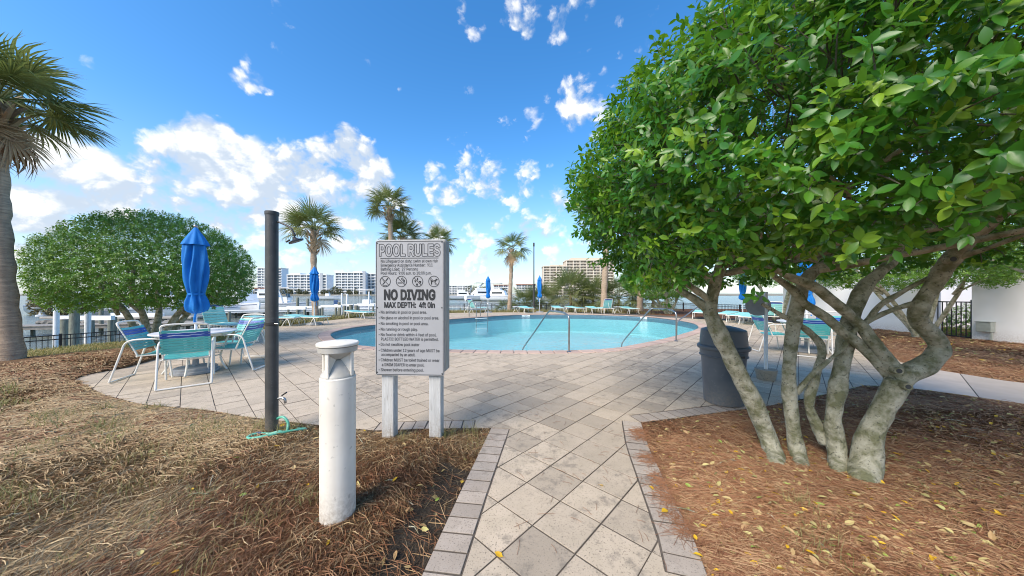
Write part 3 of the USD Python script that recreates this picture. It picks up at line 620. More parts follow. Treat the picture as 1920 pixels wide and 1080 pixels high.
def shower():
    x, y = -2.385, 3.03; z0 = float(ground_z(x, y)) - .05
    t = thing('outdoor_shower', 'dark grey round shower post with a bent shower arm at its top', 'shower', (x, y, 0))
    r = .0545
    obj('pole', lathe([(r, z0), (r, 2.19)], 40), 'dark_pole', t, smooth=30)
    obj('cap', lathe([(r + .003, 2.175), (r + .005, 2.18), (r + .005, 2.205), (r, 2.212), (0, 2.214)], 40), 'dark_pole', t, smooth=30)
    obj('band', lathe([(r + .002, 1.085), (r + .006, 1.087), (r + .006, 1.112), (r + .002, 1.114)], 40), 'bronze_metal', t, smooth=30)
    obj('band_bolt', tube([(r, -.03, 1.10), (r + .03, -.03, 1.10)], .008, 8), 'chrome', t)
    obj('shower_arm', tube(smooth_path([(r - .01, 0, 2.115), (r + .07, -.01, 2.085), (r + .15, -.02, 2.04), (r + .19, -.02, 1.965)], 5), .009, 8), 'bronze_metal', t, smooth=True)
    hd = lathe([(.012, .045), (.016, .03), (.03, .018), (.066, .006), (.066, -.008), (.0, -.01)][::-1], 20)
    obj('shower_head', xform(hd, roty(-.35) @ rotx(.25), (r + .20, -.02, 1.915)), 'bronze_metal', t, smooth=30)
    obj('spray_nozzle', tube([(r + .11, -.03, 1.905), (r + .145, -.03, 1.925)], .009, 8), 'bronze_metal', t)
    sp = obj('spigot', tube(smooth_path([(r - .01, 0, .355), (r + .05, 0, .36), (r + .075, 0, .345), (r + .08, 0, .31)], 4), .012, 8), 'chrome', t, smooth=True)
    obj('spigot_handle', tube([(r + .045, 0, .385), (r + .10, -.01, .42)], .007, 8), 'bronze_metal', sp)
    h = thing('garden_hose', 'green garden hose looped round the foot of the shower post', 'hose', (x, y, 0))
    g = lambda a, b: float(ground_z(x + a, y + b))
    gz = lambda a, b, k=.024: (a, b, g(a, b) + k)
    pts = [(r - .01, .0, .155), (.12, -.01, .175), (.175, -.02, .12), (.18, -.05, .05), gz(.13, -.08, .035), gz(.06, -.10), gz(-.02, -.105), gz(-.07, -.14), gz(-.075, -.19), gz(-.02, -.22), gz(.07, -.20, .03), gz(.17, -.12, .034), gz(.26, -.03, .034), gz(.30, .04, .03), gz(.27, .075, .03), gz(.20, .06, .03)]
    obj('hose_tube', tube(smooth_path(pts, 6), .0125, 8), 'hose', h, smooth=True, tone=.25)
    obj('coupling', tube([pts[6], np.array(pts[6]) + [-.04, -.012, 0.002]], .017, 8), 'chrome', h)
shower()

def trash_can():
    t = thing('trash_can', 'dark grey plastic trash can with domed lid behind the leaning trunk', 'trash can', (2.72, 3.93, 0.0), .4)
    obj('body', lathe([(0, .004), (.205, .004), (.215, .012), (.245, .60), (.257, .605), (.260, .66), (.262, .70), (.255, .705), (.0, .70)], 48), 'grey_plastic', t, smooth=30)
    obj('lid_rim', lathe([(.25, .690), (.282, .690), (.290, .70), (.290, .725), (.280, .738), (.258, .742)], 48), 'grey_plastic', t, smooth=35)
    obj('lid', lathe([(.262, .738), (.262, .75), (.248, .925), (.238, .938), (.16, .965), (.07, .985), (0, .99)], 48), 'grey_plastic', t, smooth=25)
    obj('rib', lathe([(.259, .595), (.2665, .60), (.2665, .612), (.260, .616)], 48), 'grey_plastic', t, smooth=30)
    for a in (-1.9, 1.25):
        obj('handle', xform(rbox((.255, -.06, .60), (.292, .06, .665), .008), rotz(a)), 'grey_plastic', t)
        obj('handle_gap', xform(rbox((.262, -.045, .618), (.2945, .045, .648), .004), rotz(a)), 'bollard_gap', t)
    obj('flap', xform(rbox((.235, -.11, .775), (.2625, .11, .90), .006), rotz(-.2)), 'grey_plastic', t)
trash_can()
def sign_stand():
    p = gp(1438, 712); t = thing('sign_stand', 'white pole set in a round concrete pot with a grey disc on top', 'sign stand', (p[0], p[1] + .02, 0))
    obj('pot', lathe([(0, .0), (.115, .0), (.122, .01), (.150, .165), (.150, .172), (.140, .174), (0, .170)], 32), 'pot_concrete', t, smooth=30)
    obj('pole', lathe([(.026, .15), (.026, 1.42), (0, 1.425)], 20), 'piling_white', t, smooth=30)
    d = lathe([(.0, 0), (.165, 0), (.17, .006), (.165, .012), (0, .012)], 36)
    obj('disc', xform(d, rotz(-.5) @ rotx(PI / 2) , (-.095, .045, 1.20)), 'base_grey', t, smooth=25)
sign_stand()
# ------------------------------------------------------------------ trees with clipped crowns
def leaves(pos, d, nrm, L, W, rng, fine=True, tone=None):
    """one folded, slightly curled leaf per row: 8 triangles (fine) or 4"""
    n = len(pos); d = unit(d); side = unit(np.cross(nrm, d)); up = unit(np.cross(d, side))
    L = np.broadcast_to(L, (n,))[:, None]; W = np.broadcast_to(W, (n,))[:, None]
    fold = rng.uniform(.15, .5, (n, 1)); curl = rng.normal(-.12, .16, (n, 1))
    def at_(a, w, lift=0.0): return pos + d * (a * L) + side * (w * W / 2) + up * (np.abs(w) * W / 2 * fold + curl * L * a * a + lift)
    if fine == 2:
        st = [(.14, .48), (.34, .92), (.58, .95), (.80, .58)]
        V = np.stack([at_(0, 0)] + [q for a_, w_ in st for q in (at_(a_, w_), at_(a_, 0), at_(a_, -w_))] + [at_(1, 0)], 1)
        T = [[0, 2, 1], [0, 3, 2]]
        for b_ in (1, 4, 7): T += [[b_, b_ + 1, b_ + 4], [b_, b_ + 4, b_ + 3], [b_ + 1, b_ + 2, b_ + 5], [b_ + 1, b_ + 5, b_ + 4]]
        T = np.array(T + [[10, 11, 13], [11, 12, 13]])
    elif fine:
        V = np.stack([at_(0, 0), at_(.30, .86), at_(.30, 0), at_(.30, -.86), at_(.66, .80), at_(.66, 0), at_(.66, -.80), at_(1, 0)], 1)
        T = np.array([[0, 2, 1], [0, 3, 2], [1, 2, 5], [1, 5, 4], [2, 3, 6], [2, 6, 5], [4, 5, 7], [5, 6, 7]])
    else:
        V = np.stack([at_(0, 0), at_(.48, 1), at_(.48, 0), at_(.48, -1), at_(1, 0)], 1)
        T = np.array([[0, 2, 1], [0, 3, 2], [1, 2, 4], [2, 3, 4]])
    k = V.shape[1]; f = (T[None] + (np.arange(n) * k)[:, None, None]).reshape(-1, 3)
    return V.reshape(-1, 3), f, None if tone is None else np.repeat(tone, k)
def crown_twigs(c, R, n, rng, zmin, seed, thin=.0, bot=.35, amp=1.0):
    """twig ends spread through the outer shell of a clipped crown, leaving gaps; returns points and outward directions"""
    c, R = np.asarray(c, float), np.asarray(R, float); out_p, out_d = [], []
    tot = 0
    while tot < n:
        g = unit(rng.normal(size=(n * 2, 3))); depth = 1 - np.abs(rng.normal(0, .14, len(g))) * rng.choice([1, 1, 1, 2.2], len(g))
        bump = 1 + amp * ((meshkit.fbm(g * 3.2 + seed, 3, seed) - .5) * .14 + (meshkit.fbm(g * 9 + seed, 2, seed + 1) - .5) * .07)
        p = c + g * R * (depth * bump)[:, None]
        zm = (zmin(p) if callable(zmin) else zmin) + (meshkit.fbm(p * [1.3, 1.3, 0], 3, seed + 2) - .5) * 1.1 * bot
        lump = meshkit.fbm(p * 2.2, 3, seed + 3)
        keep = (p[:, 2] > zm) & (lump > thin + .14 * (p[:, 2] < zm + .5) * (thin > 0)) & (depth > .35)
        # the underside: a ragged sheet of leaves a little above the clipping height
        p, g = p[keep], g[keep]; out_p.append(p); out_d.append(unit(g / R)); tot += len(p)
    return np.vstack(out_p)[:n], np.vstack(out_d)[:n]
def foliage(pts, dirs, per, L, rng, fine, spread=1.0):
    n = len(pts); k = per
    P = np.repeat(pts, k, 0); D = np.repeat(dirs, k, 0); j = np.tile(np.arange(k), n)
    tw = unit(dirs + rng.normal(0, .55, (n, 3)) + [0, 0, .25]); TW = np.repeat(tw, k, 0)
    a = unit(np.cross(TW, [0.3, 0.2, 1.0])); b = np.cross(TW, a); ph = j * 2.4 + np.repeat(rng.random(n) * 6, k)
    rad = a * np.cos(ph)[:, None] + b * np.sin(ph)[:, None]
    d = unit(TW * rng.uniform(.25, .9, (n * k, 1)) + rad * spread + rng.normal(0, .18, (n * k, 3)) - [0, 0, .12])
    pos = P - TW * ((k - 1 - j) * L * .22)[:, None] + rad * L * .04
    nrm = unit(TW + D * .4 + [0, 0, .5] + rng.normal(0, .35, (n * k, 3)))
    Ls = L * rng.uniform(.65, 1.15, n * k); young = np.repeat((rng.random(n) < .30) * rng.uniform(.3, 1, n), k)
    tone = np.clip(young * rng.uniform(.5, 1.1, n * k) + rng.normal(0, .1, n * k), 0, 1)
    return pos, d, nrm, Ls, Ls * rng.uniform(.42, .58, n * k), tone
def limb(name, pts, r, mat, parent, n=12, wob=.006, k=6, seed=0):
    p = smooth_path(pts, k); t = np.linspace(0, 1, len(p)); rr = np.interp(t, np.linspace(0, 1, len(r)), r)
    rr = rr * (.90 + (meshkit.fbm(np.c_[p * 5, ][:, :3] + seed, 2, 3) - .5) * .36)
    v, f = tube(p, rr, n)
    v = v + (meshkit.noise(v * 14 + 3, 7) - .5)[:, None] * unit(v - np.repeat(np.vstack([p]), n, 0).tolist() if len(v) == len(p) * n else v - np.vstack([np.repeat(p, n, 0), p[:1], p[-1:]])) * wob * 2
    return obj(name, (v, f), mat, parent, smooth=True)
def big_tree():
    rng = np.random.default_rng(17)
    t = thing('ligustrum_tree', 'big clipped tree beside the walk with five mottled grey trunks and glossy leaves', 'tree', (0, 0, 0))
    A = lambda *q: [at(*x) for x in q]
    g = lambda x, y: float(ground_z(x, y))
    limb('trunk', [gp(1456, 872) - [0, 0, .05]] + A((1446, 838, 2.68), (1416, 762, 2.70), (1388, 706, 2.70), (1363, 655, 2.70), (1343, 612, 2.70), (1332, 580, 2.70), (1343, 527, 2.70), (1362, 480, 2.72), (1400, 432, 2.8), (1468, 380, 2.9), (1530, 320, 3.0)), [.098, .082, .078, .074, .072, .070, .064, .052, .048, .042, .034, .02], 'bark', t)
    limb('trunk', [gp(1507, 880) - [0, 0, .05]] + A((1495, 850, 2.62), (1486, 790, 2.64), (1479, 719, 2.66), (1484, 640, 2.66), (1496, 570, 2.66), (1513, 522, 2.66), (1552, 492, 2.7), (1600, 466, 2.8), (1640, 420, 2.9)), [.078, .064, .060, .055, .056, .056, .050, .044, .036, .02], 'bark', t)
    limb('trunk', [gp(1575, 892) - [0, 0, .05]] + A((1570, 850, 2.50), (1562, 790, 2.52), (1568, 745, 2.54), (1582, 665, 2.58), (1594, 600, 2.6), (1617, 544, 2.65), (1650, 510, 2.7), (1680, 480, 2.8), (1700, 430, 2.9)), [.072, .064, .062, .062, .062, .060, .058, .048, .042, .02], 'bark', t)
    limb('trunk', [gp(1615, 905) - [0, 0, .05]] + A((1624, 868, 2.38), (1632, 815, 2.40), (1655, 768, 2.40), (1684, 716, 2.40)), [.112, .096, .088, .080, .086], 'bark', t, n=14)
    limb('root', A((1640, 880, 2.42), (1610, 880, 2.36), (1585, 905, 2.34)), [.05, .06, .02], 'bark', t)
    limb('trunk', A((1548, 830, 2.58), (1530, 795, 2.6), (1517, 755, 2.62), (1527, 712, 2.64), (1541, 662, 2.64), (1534, 640, 2.65), (1510, 617, 2.66), (1470, 594, 2.68), (1429, 570, 2.7)), [.048, .044, .042, .038, .036, .030, .026, .02, .012], 'bark', t)
    limb('branch', A((1680, 722, 2.40), (1700, 702, 2.40), (1736, 684, 2.40), (1761, 656, 2.40), (1752, 632, 2.40), (1724, 604, 2.40), (1724, 578, 2.38), (1750, 535, 2.34), (1778, 492, 2.28), (1803, 463, 2.22), (1850, 425, 2.1), (1905, 380, 2.0)), [.08, .078, .074, .076, .068, .060, .058, .055, .054, .05, .036, .02], 'bark', t, n=14)
    limb('branch', A((1686, 712, 2.40), (1668, 682, 2.42), (1636, 640, 2.45), (1608, 604, 2.5), (1568, 570, 2.5), (1527, 538, 2.5), (1476, 517, 2.55), (1420, 490, 2.6), (1373, 480, 2.62)), [.066, .054, .050, .047, .044, .042, .034, .026, .016], 'bark', t)
    limb('branch', A((1680, 716, 2.42), (1650, 682, 2.46), (1610, 645, 2.5), (1575, 618, 2.52), (1545, 592, 2.55), (1510, 570, 2.6), (1492, 548, 2.62), (1440, 510, 2.7), (1400, 488, 2.75)), [.055, .046, .042, .040, .034, .034, .036, .024, .014], 'bark', t)
    limb('branch', A((1493, 738, 2.64), (1523, 702, 2.6), (1578, 655, 2.54), (1600, 622, 2.5), (1655, 588, 2.46), (1715, 568, 2.4)), [.022, .022, .020, .022, .022, .018], 'bark', t, n=8)
    limb('branch', A((1622, 606, 2.5), (1650, 574, 2.46), (1690, 548, 2.42), (1741, 521, 2.36)), [.024, .024, .022, .018], 'bark', t, n=8)
    limb('branch', A((1336, 588, 2.70), (1310, 566, 2.75), (1271, 540, 2.85), (1241, 503, 2.95), (1214, 475, 3.05), (1180, 440, 3.1)), [.05, .046, .036, .030, .024, .012], 'bark', t)
    limb('branch', A((1334, 566, 2.70), (1310, 548, 2.7), (1288, 532, 2.7), (1262, 502, 2.68), (1241, 486, 2.66), (1205, 440, 2.6)), [.04, .034, .03, .026, .022, .01], 'bark', t, n=10)
    limb('branch', A((1338, 530, 2.70), (1312, 506, 2.66), (1292, 484, 2.62), (1268, 466, 2.6), (1230, 430, 2.55)), [.04, .03, .03, .022, .01], 'bark', t, n=10)
    limb('branch', A((1790, 484, 2.26), (1850, 466, 2.1), (1925, 438, 1.9)), [.026, .020, .014], 'bark', t, n=8)
    for k in range(16):   # finer limbs up into the crown
        a = rng.uniform(0, 2 * PI); e = np.array([3.0 + 1.8 * math.cos(a), 2.7 + 1.8 * math.sin(a), rng.uniform(2.0, 3.0)]); s0 = np.array([2.6, 2.65, 1.75]) + rng.normal(0, .3, 3) * [1, .6, .3]
        limb('branch', [s0, s0 * .6 + e * .4 + [0, 0, -.05], s0 * .2 + e * .8 + rng.normal(0, .06, 3), e], [.028, .02, .014, .006], 'bark', t, n=7)
    for q in ((1677, 693, 2.33), (1694, 722, 2.34), (1776, 487, 2.21)):
        c = at(*q); k = obj('knot', tube([c, c + np.array([-.02, -.045, .0])], [.034, .026], 12), 'bark', t, smooth=30)
        obj('knot_hole', tube([c + np.array([-.018, -.040, .0]), c + np.array([-.0203, -.0465, .0])], .017, 10), 'bollard_gap', k)
    C, R = (3.0, 2.7, 2.34), (2.43, 2.43, 1.57)
    p, d = crown_twigs(C, R, 11500, rng, lambda q: 1.42 + .34 * sstep(1.25, 2.0, q[:, 0]) * sstep(4.6, 3.4, q[:, 1]), 31, thin=.34, bot=.4)
    keep = (np.linalg.norm(p - [0, 0, 1.4], axis=1) > 1.02) & (p[:, 1] > -.6); p, d = p[keep], d[keep]
    ps, dd, nn, L, W, tone = foliage(p, d, 9, .066, rng, True)
    # the three hundred leaves that stand largest are leaves of their own
    dist = np.linalg.norm(ps - [0, 0, 1.4], axis=1); vis = (np.abs(ps[:, 0] / ps[:, 1] - .95) < .75) & (ps[:, 1] > .3) & (np.abs((ps[:, 2] - 1.4) / ps[:, 1] - .45) < .5)
    near = np.argsort(np.where(vis, dist, 99))[:300]; rest = np.setdiff1d(np.arange(len(ps)), near)
    cl = dist[rest] < 2.1; a1 = leaves(ps[rest][cl], dd[rest][cl], nn[rest][cl], L[rest][cl], W[rest][cl], rng, 2, tone[rest][cl]); rest = rest[~cl]
    a2 = leaves(ps[rest], dd[rest], nn[rest], L[rest], W[rest], rng, True, tone[rest])
    v, f, tn = np.vstack([a1[0], a2[0]]), np.vstack([a1[1], a2[1] + len(a1[0])]), np.concatenate([a1[2], a2[2]])
    obj('crown', (v, f), 'leaf', t, smooth=True, tone=tn, kind='stuff')
    v, f, tn = leaves(ps[near], dd[near], nn[near], L[near] * 1.05, W[near] * 1.05, rng, 2, tone[near])
    for i in range(300): obj('leaf', (v[i * 14:i * 14 + 14], f[:16]), 'leaf', t, smooth=True, tone=float(tn[i * 14]))
    # twigs that carry the leaves
    mb = MB(); sel = rng.choice(len(p), 1800, replace=False)
    for q in sel:
        e = p[q]; s = e - d[q] * .30 + rng.normal(0, .05, 3) + [0, 0, -.04]; mb.addm(tube([s, (s + e) / 2 + rng.normal(0, .012, 3), e], [.005, .0035, .002], 4, caps=False))
    obj('twigs', mb, 'bark_dark', t, kind='stuff')
big_tree()
def topiary(name, label, c, R, base, n_tw, per, L, zmin, seed, stems, group=None, thin=.25, bot=.3, rs=.06, lean=None):
    rng = np.random.default_rng(seed); t = thing(name, label, 'tree', (0, 0, 0), group=group)
    gz = float(ground_z(base[0], base[1])) if base[2] is None else base[2]
    for k in range(stems):
        a = 2 * PI * k / stems + rng.uniform(-.3, .3); b = np.array([base[0] + .13 * math.cos(a), base[1] + .13 * math.sin(a), gz - .1])
        e = np.array([c[0] + R[0] * .62 * math.cos(a), c[1] + R[1] * .62 * math.sin(a), c[2] + R[2] * .15]); m = b * .55 + e * .45; m[2] = b[2] + (zmin - b[2]) * .85
        p = [b, b * .8 + m * .2 + [0, 0, .1], m + rng.normal(0, .06, 3), (m + e) / 2 + rng.normal(0, .08, 3), e]
        limb('trunk', p, [rs * 1.25, rs * 1.05, rs * .85, rs * .55, rs * .2], 'bark' if L < .05 or True else 'bark', t, n=10, seed=k)
        for q in range(2):
            e2 = e + rng.normal(0, .5, 3) * [1, 1, .4]; limb('branch', [m, m * .5 + e2 * .5 + rng.normal(0, .05, 3), e2], [rs * .5, rs * .35, .008], 'bark', t, n=7, seed=k + q)
    p, d = crown_twigs(c, R, n_tw, rng, zmin, seed, thin=thin, bot=bot, amp=.55)
    ps, dd, nn, Ls, W, tone = foliage(p, d, per, L, rng, False)
    v, f, tn = leaves(ps, dd, nn, Ls, W, rng, False, tone)
    obj('crown', (v, f), 'leaf_fine', t, tone=tn, kind='stuff')
    return t
topiary('ligustrum_tree', 'wide dome-clipped tree behind the patio table with the blue umbrella', (-9.30, 8.0, 1.95), (2.0, 2.0, 1.58), (-9.35, 7.9, None), 9000, 8, .060, 1.02, 5, 5, thin=.21, rs=.085, bot=.35)
topiary('ligustrum_tree', 'clipped tree in the red mulch bed in front of the black gate', (12.0, 9.3, 2.35), (2.2, 2.2, 1.2), (12.6, 9.35, None), 5200, 8, .066, 1.62, 7, 4, thin=.30, rs=.06, bot=.5)
topiary('ligustrum_tree', 'clipped tree beside the white wall with a crooked bare trunk, nearest the garden path', (9.6, 4.6, 2.5), (1.9, 1.9, 1.1), (9.3, 4.3, None), 3600, 8, .066, 1.75, 8, 3, thin=.30, rs=.07, bot=.4)
topiary('ligustrum_tree', 'clipped tree in a mulch patch at the far rounded end of the pool', (9.9, 20.4, 2.35), (2.6, 2.0, 1.5), (10.6, 20.6, None), 5200, 8, .075, 1.05, 9, 4, thin=.30, rs=.10, bot=.5)
topiary('ligustrum_tree', 'clipped tree between the pool and the white wall, behind the loungers', (12.9, 14.6, 2.7), (2.1, 2.1, 1.3), (13.3, 15.2, None), 4200, 8, .070, 1.75, 10, 3, thin=.30, rs=.07, bot=.5)
# ------------------------------------------------------------------ patio furniture
def arc(pts, r, n=8, mat='white_metal'): return tube(smooth_path(pts, 5), r, n)
def patio_chair(label, loc, rz):
    """local: rear feet on the x axis, the sitter faces +y"""
    t = thing('patio_chair', label, 'chair', loc, rz, group=None)
    for s in (-1, 1):
        obj('side_frame', arc([(s * .285, 0, .013), (s * .285, .06, .22), (s * .285, .13, .47), (s * .285, .17, .60), (s * .285, .25, .655), (s * .285, .40, .665), (s * .285, .56, .655), (s * .285, .64, .60), (s * .282, .655, .50), (s * .275, .665, .40), (s * .275, .69, .2), (s * .275, .71, .013)], .0135), 'white_metal', t, smooth=True)
    obj('rear_bar', tube([(-.285, .0, .016), (.285, .0, .016)], .0125, 8), 'white_metal', t, smooth=30)
    obj('back_frame', arc([(-.25, .30, .39), (-.25, .235, .55), (-.25, .10, .84), (-.245, .07, .905), (-.20, .055, .935), (0, .05, .945), (.20, .055, .935), (.245, .07, .905), (.25, .10, .84), (.25, .235, .55), (.25, .30, .39)], .0135), 'white_metal', t, smooth=True)
    obj('seat_frame', arc([(-.25, .28, .40), (-.25, .50, .405), (-.25, .70, .425), (-.22, .735, .425), (0, .745, .425), (.22, .735, .425), (.25, .70, .425), (.25, .50, .405), (.25, .28, .40)], .0135), 'white_metal', t, smooth=True)
    for y in (.30, .69): obj('seat_rail', tube([(-.285, y, .392), (.285, y, .392)], .011, 6), 'white_metal', t)
    a = np.array([.262, .49]); b = np.array([.098, .855]); d = unit(b - a); nn = np.array([-d[1], d[0]]); L = np.linalg.norm(b - a); k = 9
    for i in range(k):
        c = a + d * (L * (i + .5) / k); x = np.linspace(-.265, .265, 7); bow = .02 * (1 - (x / .265) ** 2); h = L / k * .42
        v = []
        for xi, bi in zip(x, bow):
            for sgn, off in ((-1, -.016), (1, -.016), (1, .016), (-1, .016)):
                q = c + d * (sgn * h) - nn * 0 + np.array([-1, -.45]) * (bi - off * (abs(xi) > .23) * 1.0 - (off * .15 if abs(xi) <= .23 else 0)); v.append([xi, q[0], q[1]])
        v = np.array(v); f = []
        for m in range(6):
            for e in range(4): f.append([m * 4 + e, m * 4 + (e + 1) % 4, m * 4 + 4 + (e + 1) % 4, m * 4 + 4 + e])
        obj('back_strap', (v, np.array(f)), 'strap_blue' if i in (k - 2, k - 3) else 'strap_aqua', t)
    for i in range(8):
        y = .31 + i * .052; z = .412 + .02 * (i / 8); x = np.linspace(-.265, .265, 6); sag = .018 * (1 - (x / .265) ** 2)
        v = np.array([[xi, y + e, z + o - sg] for xi, sg in zip(x, sag) for e, o in ((-.023, .004), (.023, .004), (.023, -.002), (-.023, -.002))]); f = []
        for m in range(5):
            for e in range(4): f.append([m * 4 + e, m * 4 + (e + 1) % 4, m * 4 + 4 + (e + 1) % 4, m * 4 + 4 + e])
        obj('seat_strap', (v, np.array(f)), 'strap_aqua', t)
    return t
def face(dx, dy): return math.atan2(-dx, dy)
c0 = patio_chair('aqua strap patio chair seen from behind, nearest the camera at the left table', (-4.86, 4.53, 0), face(-.66, .75))
dup(c0, 'aqua strap patio chair facing right beside the mulch, left of the umbrella table', (-6.36, 4.98, 0), face(.86, .40))
dup(c0, 'aqua strap patio chair next to the dark shower post, turned to the table', (-4.72, 5.78, 0), face(-.97, -.20))
dup(c0, 'aqua strap patio chair on the water side of the left patio table', (-5.62, 6.72, 0), face(.0, -1))
dup(c0, 'aqua strap patio chair seen from behind through the tree trunks', (6.55, 6.62, 0), face(.66, .75))
dup(c0, 'aqua strap patio chair in profile just past the sign stand pole', (5.95, 7.55, 0), face(.95, -.2))
dup(c0, 'aqua strap patio chair at the far side of the table behind the trunks', (7.95, 7.55, 0), face(-.95, -.25))
def patio_table(label, loc):
    t = thing('patio_table', label, 'table', loc)
    obj('tabletop', lathe([(.05, .700), (.52, .700), (.548, .704), (.556, .714), (.552, .726), (.54, .730), (.05, .728)], 48), 'table_white', t, smooth=30)
    obj('apron', lathe([(.47, .665), (.485, .665), (.485, .70), (.47, .70)], 40), 'white_metal', t, smooth=30)
    for k in range(4):
        a = k * PI / 2 + .5; c, s = math.cos(a), math.sin(a)
        obj('leg', tube(smooth_path([(c * .46, s * .46, .69), (c * .40, s * .40, .5), (c * .33, s * .33, .28), (c * .36, s * .36, .12), (c * .42, s * .42, .012)], 4), .015, 8), 'white_metal', t, smooth=True)
    obj('ring', tube([(math.cos(a) * .335, math.sin(a) * .335, .29) for a in np.linspace(0, 2 * PI, 24, endpoint=False)], .010, 6, closed=True), 'white_metal', t, smooth=True)
    return t
t0 = patio_table('round white patio table with four aqua chairs near the shower post', (-5.62, 5.42, 0))
dup(t0, 'round white patio table behind the tree trunks at the far right of the deck', (7.1, 7.35, 0), .4)
def umbrella(label, loc, base=True, seed=0, h=2.62):
    t = thing('patio_umbrella', label, 'umbrella', loc, seed * 1.3); s = h / 2.62
    rng = np.random.default_rng(seed + 40); ph = rng.random(6) * 6
    obj('pole', lathe([(.02, .02), (.02, 2.55 * s), (0, 2.56 * s)], 14), 'piling_white', t, smooth=30)
    def fold(th, z):
        w = sstep(2.5 * s, 2.2 * s, z); return 1 + w * (.20 * np.cos(8 * th + ph[0] + 1.2 * np.sin(z * 5)) + .13 * np.cos(3 * th + ph[1] + z * 2.5) + .07 * np.cos(13 * th + ph[2] - z * 4))
    prof = [(.045, 1.04), (.10, 1.06), (.155, 1.10), (.172, 1.17), (.160, 1.26), (.132, 1.34), (.118, 1.385), (.128, 1.42), (.150, 1.50), (.170, 1.62), (.180, 1.80), (.178, 1.98), (.168, 2.12), (.158, 2.24), (.125, 2.36), (.03, 2.50)]
    zz = np.linspace(prof[0][1], prof[-1][1], 46); rr = np.interp(zz, [p[1] for p in prof], [p[0] for p in prof]) * .80
    obj('canopy', lathe(np.c_[rr, zz * s], 72, fold=fold), 'umbrella_blue', t, smooth=50)
    obj('vent', lathe(np.c_[np.array([.008, .03, .075, .13, .185, .198, .19]) * .86, np.array([2.585, 2.56, 2.49, 2.40, 2.29, 2.255, 2.252]) * s][::-1], 64, fold=lambda th, z: 1 + sstep(2.56 * s, 2.3 * s, z) * .11 * np.cos(8 * th + ph[3])), 'umbrella_blue', t, smooth=50)
    obj('tie_strap', lathe(np.array([(.104, 1.365 * s), (.109, 1.37 * s), (.109, 1.40 * s), (.104, 1.405 * s)]), 40, fold=lambda th, z: 1 + .12 * np.cos(3 * th + ph[1] + 3.4)), 'umbrella_blue', t, smooth=40)
    obj('strap_end', tube(smooth_path([(-.03, -.06, 1.06), (-.05, -.07, .98), (-.05, -.06, .86)], 4), .016, 6), 'umbrella_blue', t)
    obj('finial', lathe([(.012, 2.565 * s), (.03, 2.58 * s), (.032, 2.60 * s), (.018, 2.62 * s), (0, 2.622 * s)], 16), 'chrome', t, smooth=True)
    if base:
        obj('base', lathe([(.0, .0), (.30, .0), (.315, .012), (.315, .045), (.285, .058), (.285, .095), (.27, .105), (.05, .115), (.045, .12), (.038, .30), (.0, .30)], 40), 'base_grey', t, smooth=30)
    return t
umbrella('closed blue umbrella standing through the left patio table', (-5.62, 5.42, 0), True, 1)
umbrella('closed blue umbrella in front of the palm trunk just past the shower post', (-8.75, 13.5, 0), True, 2)
umbrella('closed blue umbrella beyond the pool, the one nearer the sign', (-1.75, 22.3, -.05), True, 3, 2.75)
umbrella('closed blue umbrella beyond the pool beside the tall dark lamp pole', (2.05, 22.6, -.05), True, 4, 2.8)
umbrella('closed blue umbrella glimpsed through leaves above the trash can', (12.1, 16.0, 0), True, 5)
umbrella('closed blue umbrella hidden by branches at the table behind the trunks', (7.1, 7.35, 0), True, 6)
def lounger(label, loc, rz, back):
    """local: long axis y, head at +y"""
    t = thing('sun_lounger', label, 'sun lounger', loc, rz); w = .31; z = .36; a = math.radians(back); py = .28
    hx = lambda d: (py + d * math.cos(a), z + d * math.sin(a))
    obj('frame', arc([(-w, .95, z), (-w, 0, z), (-w, -.92, z), (-w + .06, -.98, z), (w - .06, -.98, z), (w, -.92, z), (w, 0, z), (w, .95, z)], .017), 'white_metal', t, smooth=True)
    e = [hx(d) for d in (0, .4, .66, .72)]
    obj('back_frame', arc([(-w + .02, e[0][0], e[0][1] + .012), (-w + .02, e[1][0], e[1][1] + .012), (-w + .02, e[2][0], e[2][1] + .012), (-w + .09, e[3][0], e[3][1] + .012), (w - .09, e[3][0], e[3][1] + .012), (w - .02, e[2][0], e[2][1] + .012), (w - .02, e[1][0], e[1][1] + .012), (w - .02, e[0][0], e[0][1] + .012)], .016), 'white_metal', t, smooth=True)
    for y in (-.72, .62):
        obj('leg', arc([(-w - .02, y - .14, .014), (-w - .01, y - .06, .25), (-w + .02, y, .335), (0, y, .338), (w - .02, y, .335), (w + .01, y - .06, .25), (w + .02, y - .14, .014)], .016), 'white_metal', t, smooth=True)
        obj('leg', arc([(-w - .02, y + .2, .014), (-w - .01, y + .1, .2), (-w, y, .33)], .014), 'white_metal', t, smooth=True)
        obj('leg', arc([(w + .02, y + .2, .014), (w + .01, y + .1, .2), (w, y, .33)], .014), 'white_metal', t, smooth=True)
    for i in range(12):
        y = -.93 + i * .1; obj('seat_strap', rbox((-w - .012, y, z + .010), (w + .012, y + .085, z + .026), .005), 'strap_pale', t)
    for i in range(7):
        d0 = .02 + i * .1; m = rbox((-w, 0, -.004), (w, .085, .016), .004); y0, z0 = hx(d0); obj('back_strap', xform(m, rotx(a), (0, y0, z0 + .02)), 'strap_blue' if back > 20 and i == 6 else 'strap_pale', t)
    if back > 20: obj('prop', tube([(0, hx(.45)[0], hx(.45)[1]), (0, .80, z - .01)], .011, 6), 'white_metal', t)
    return t
G = 'sun loungers round the pool deck'
lf = lounger('flat pale aqua sun lounger lying along the deck edge just past the shower post', (-9.15, 13.6, 0), PI / 2 - .25, 4)
lr = lounger('aqua sun lounger with its back raised, facing the pool beside the sign edge', (-3.75, 22.0, 0), PI - .45 + PI * 0, 62)
lr.SetCustomDataByKey('group', G); lf.SetCustomDataByKey('group', G)
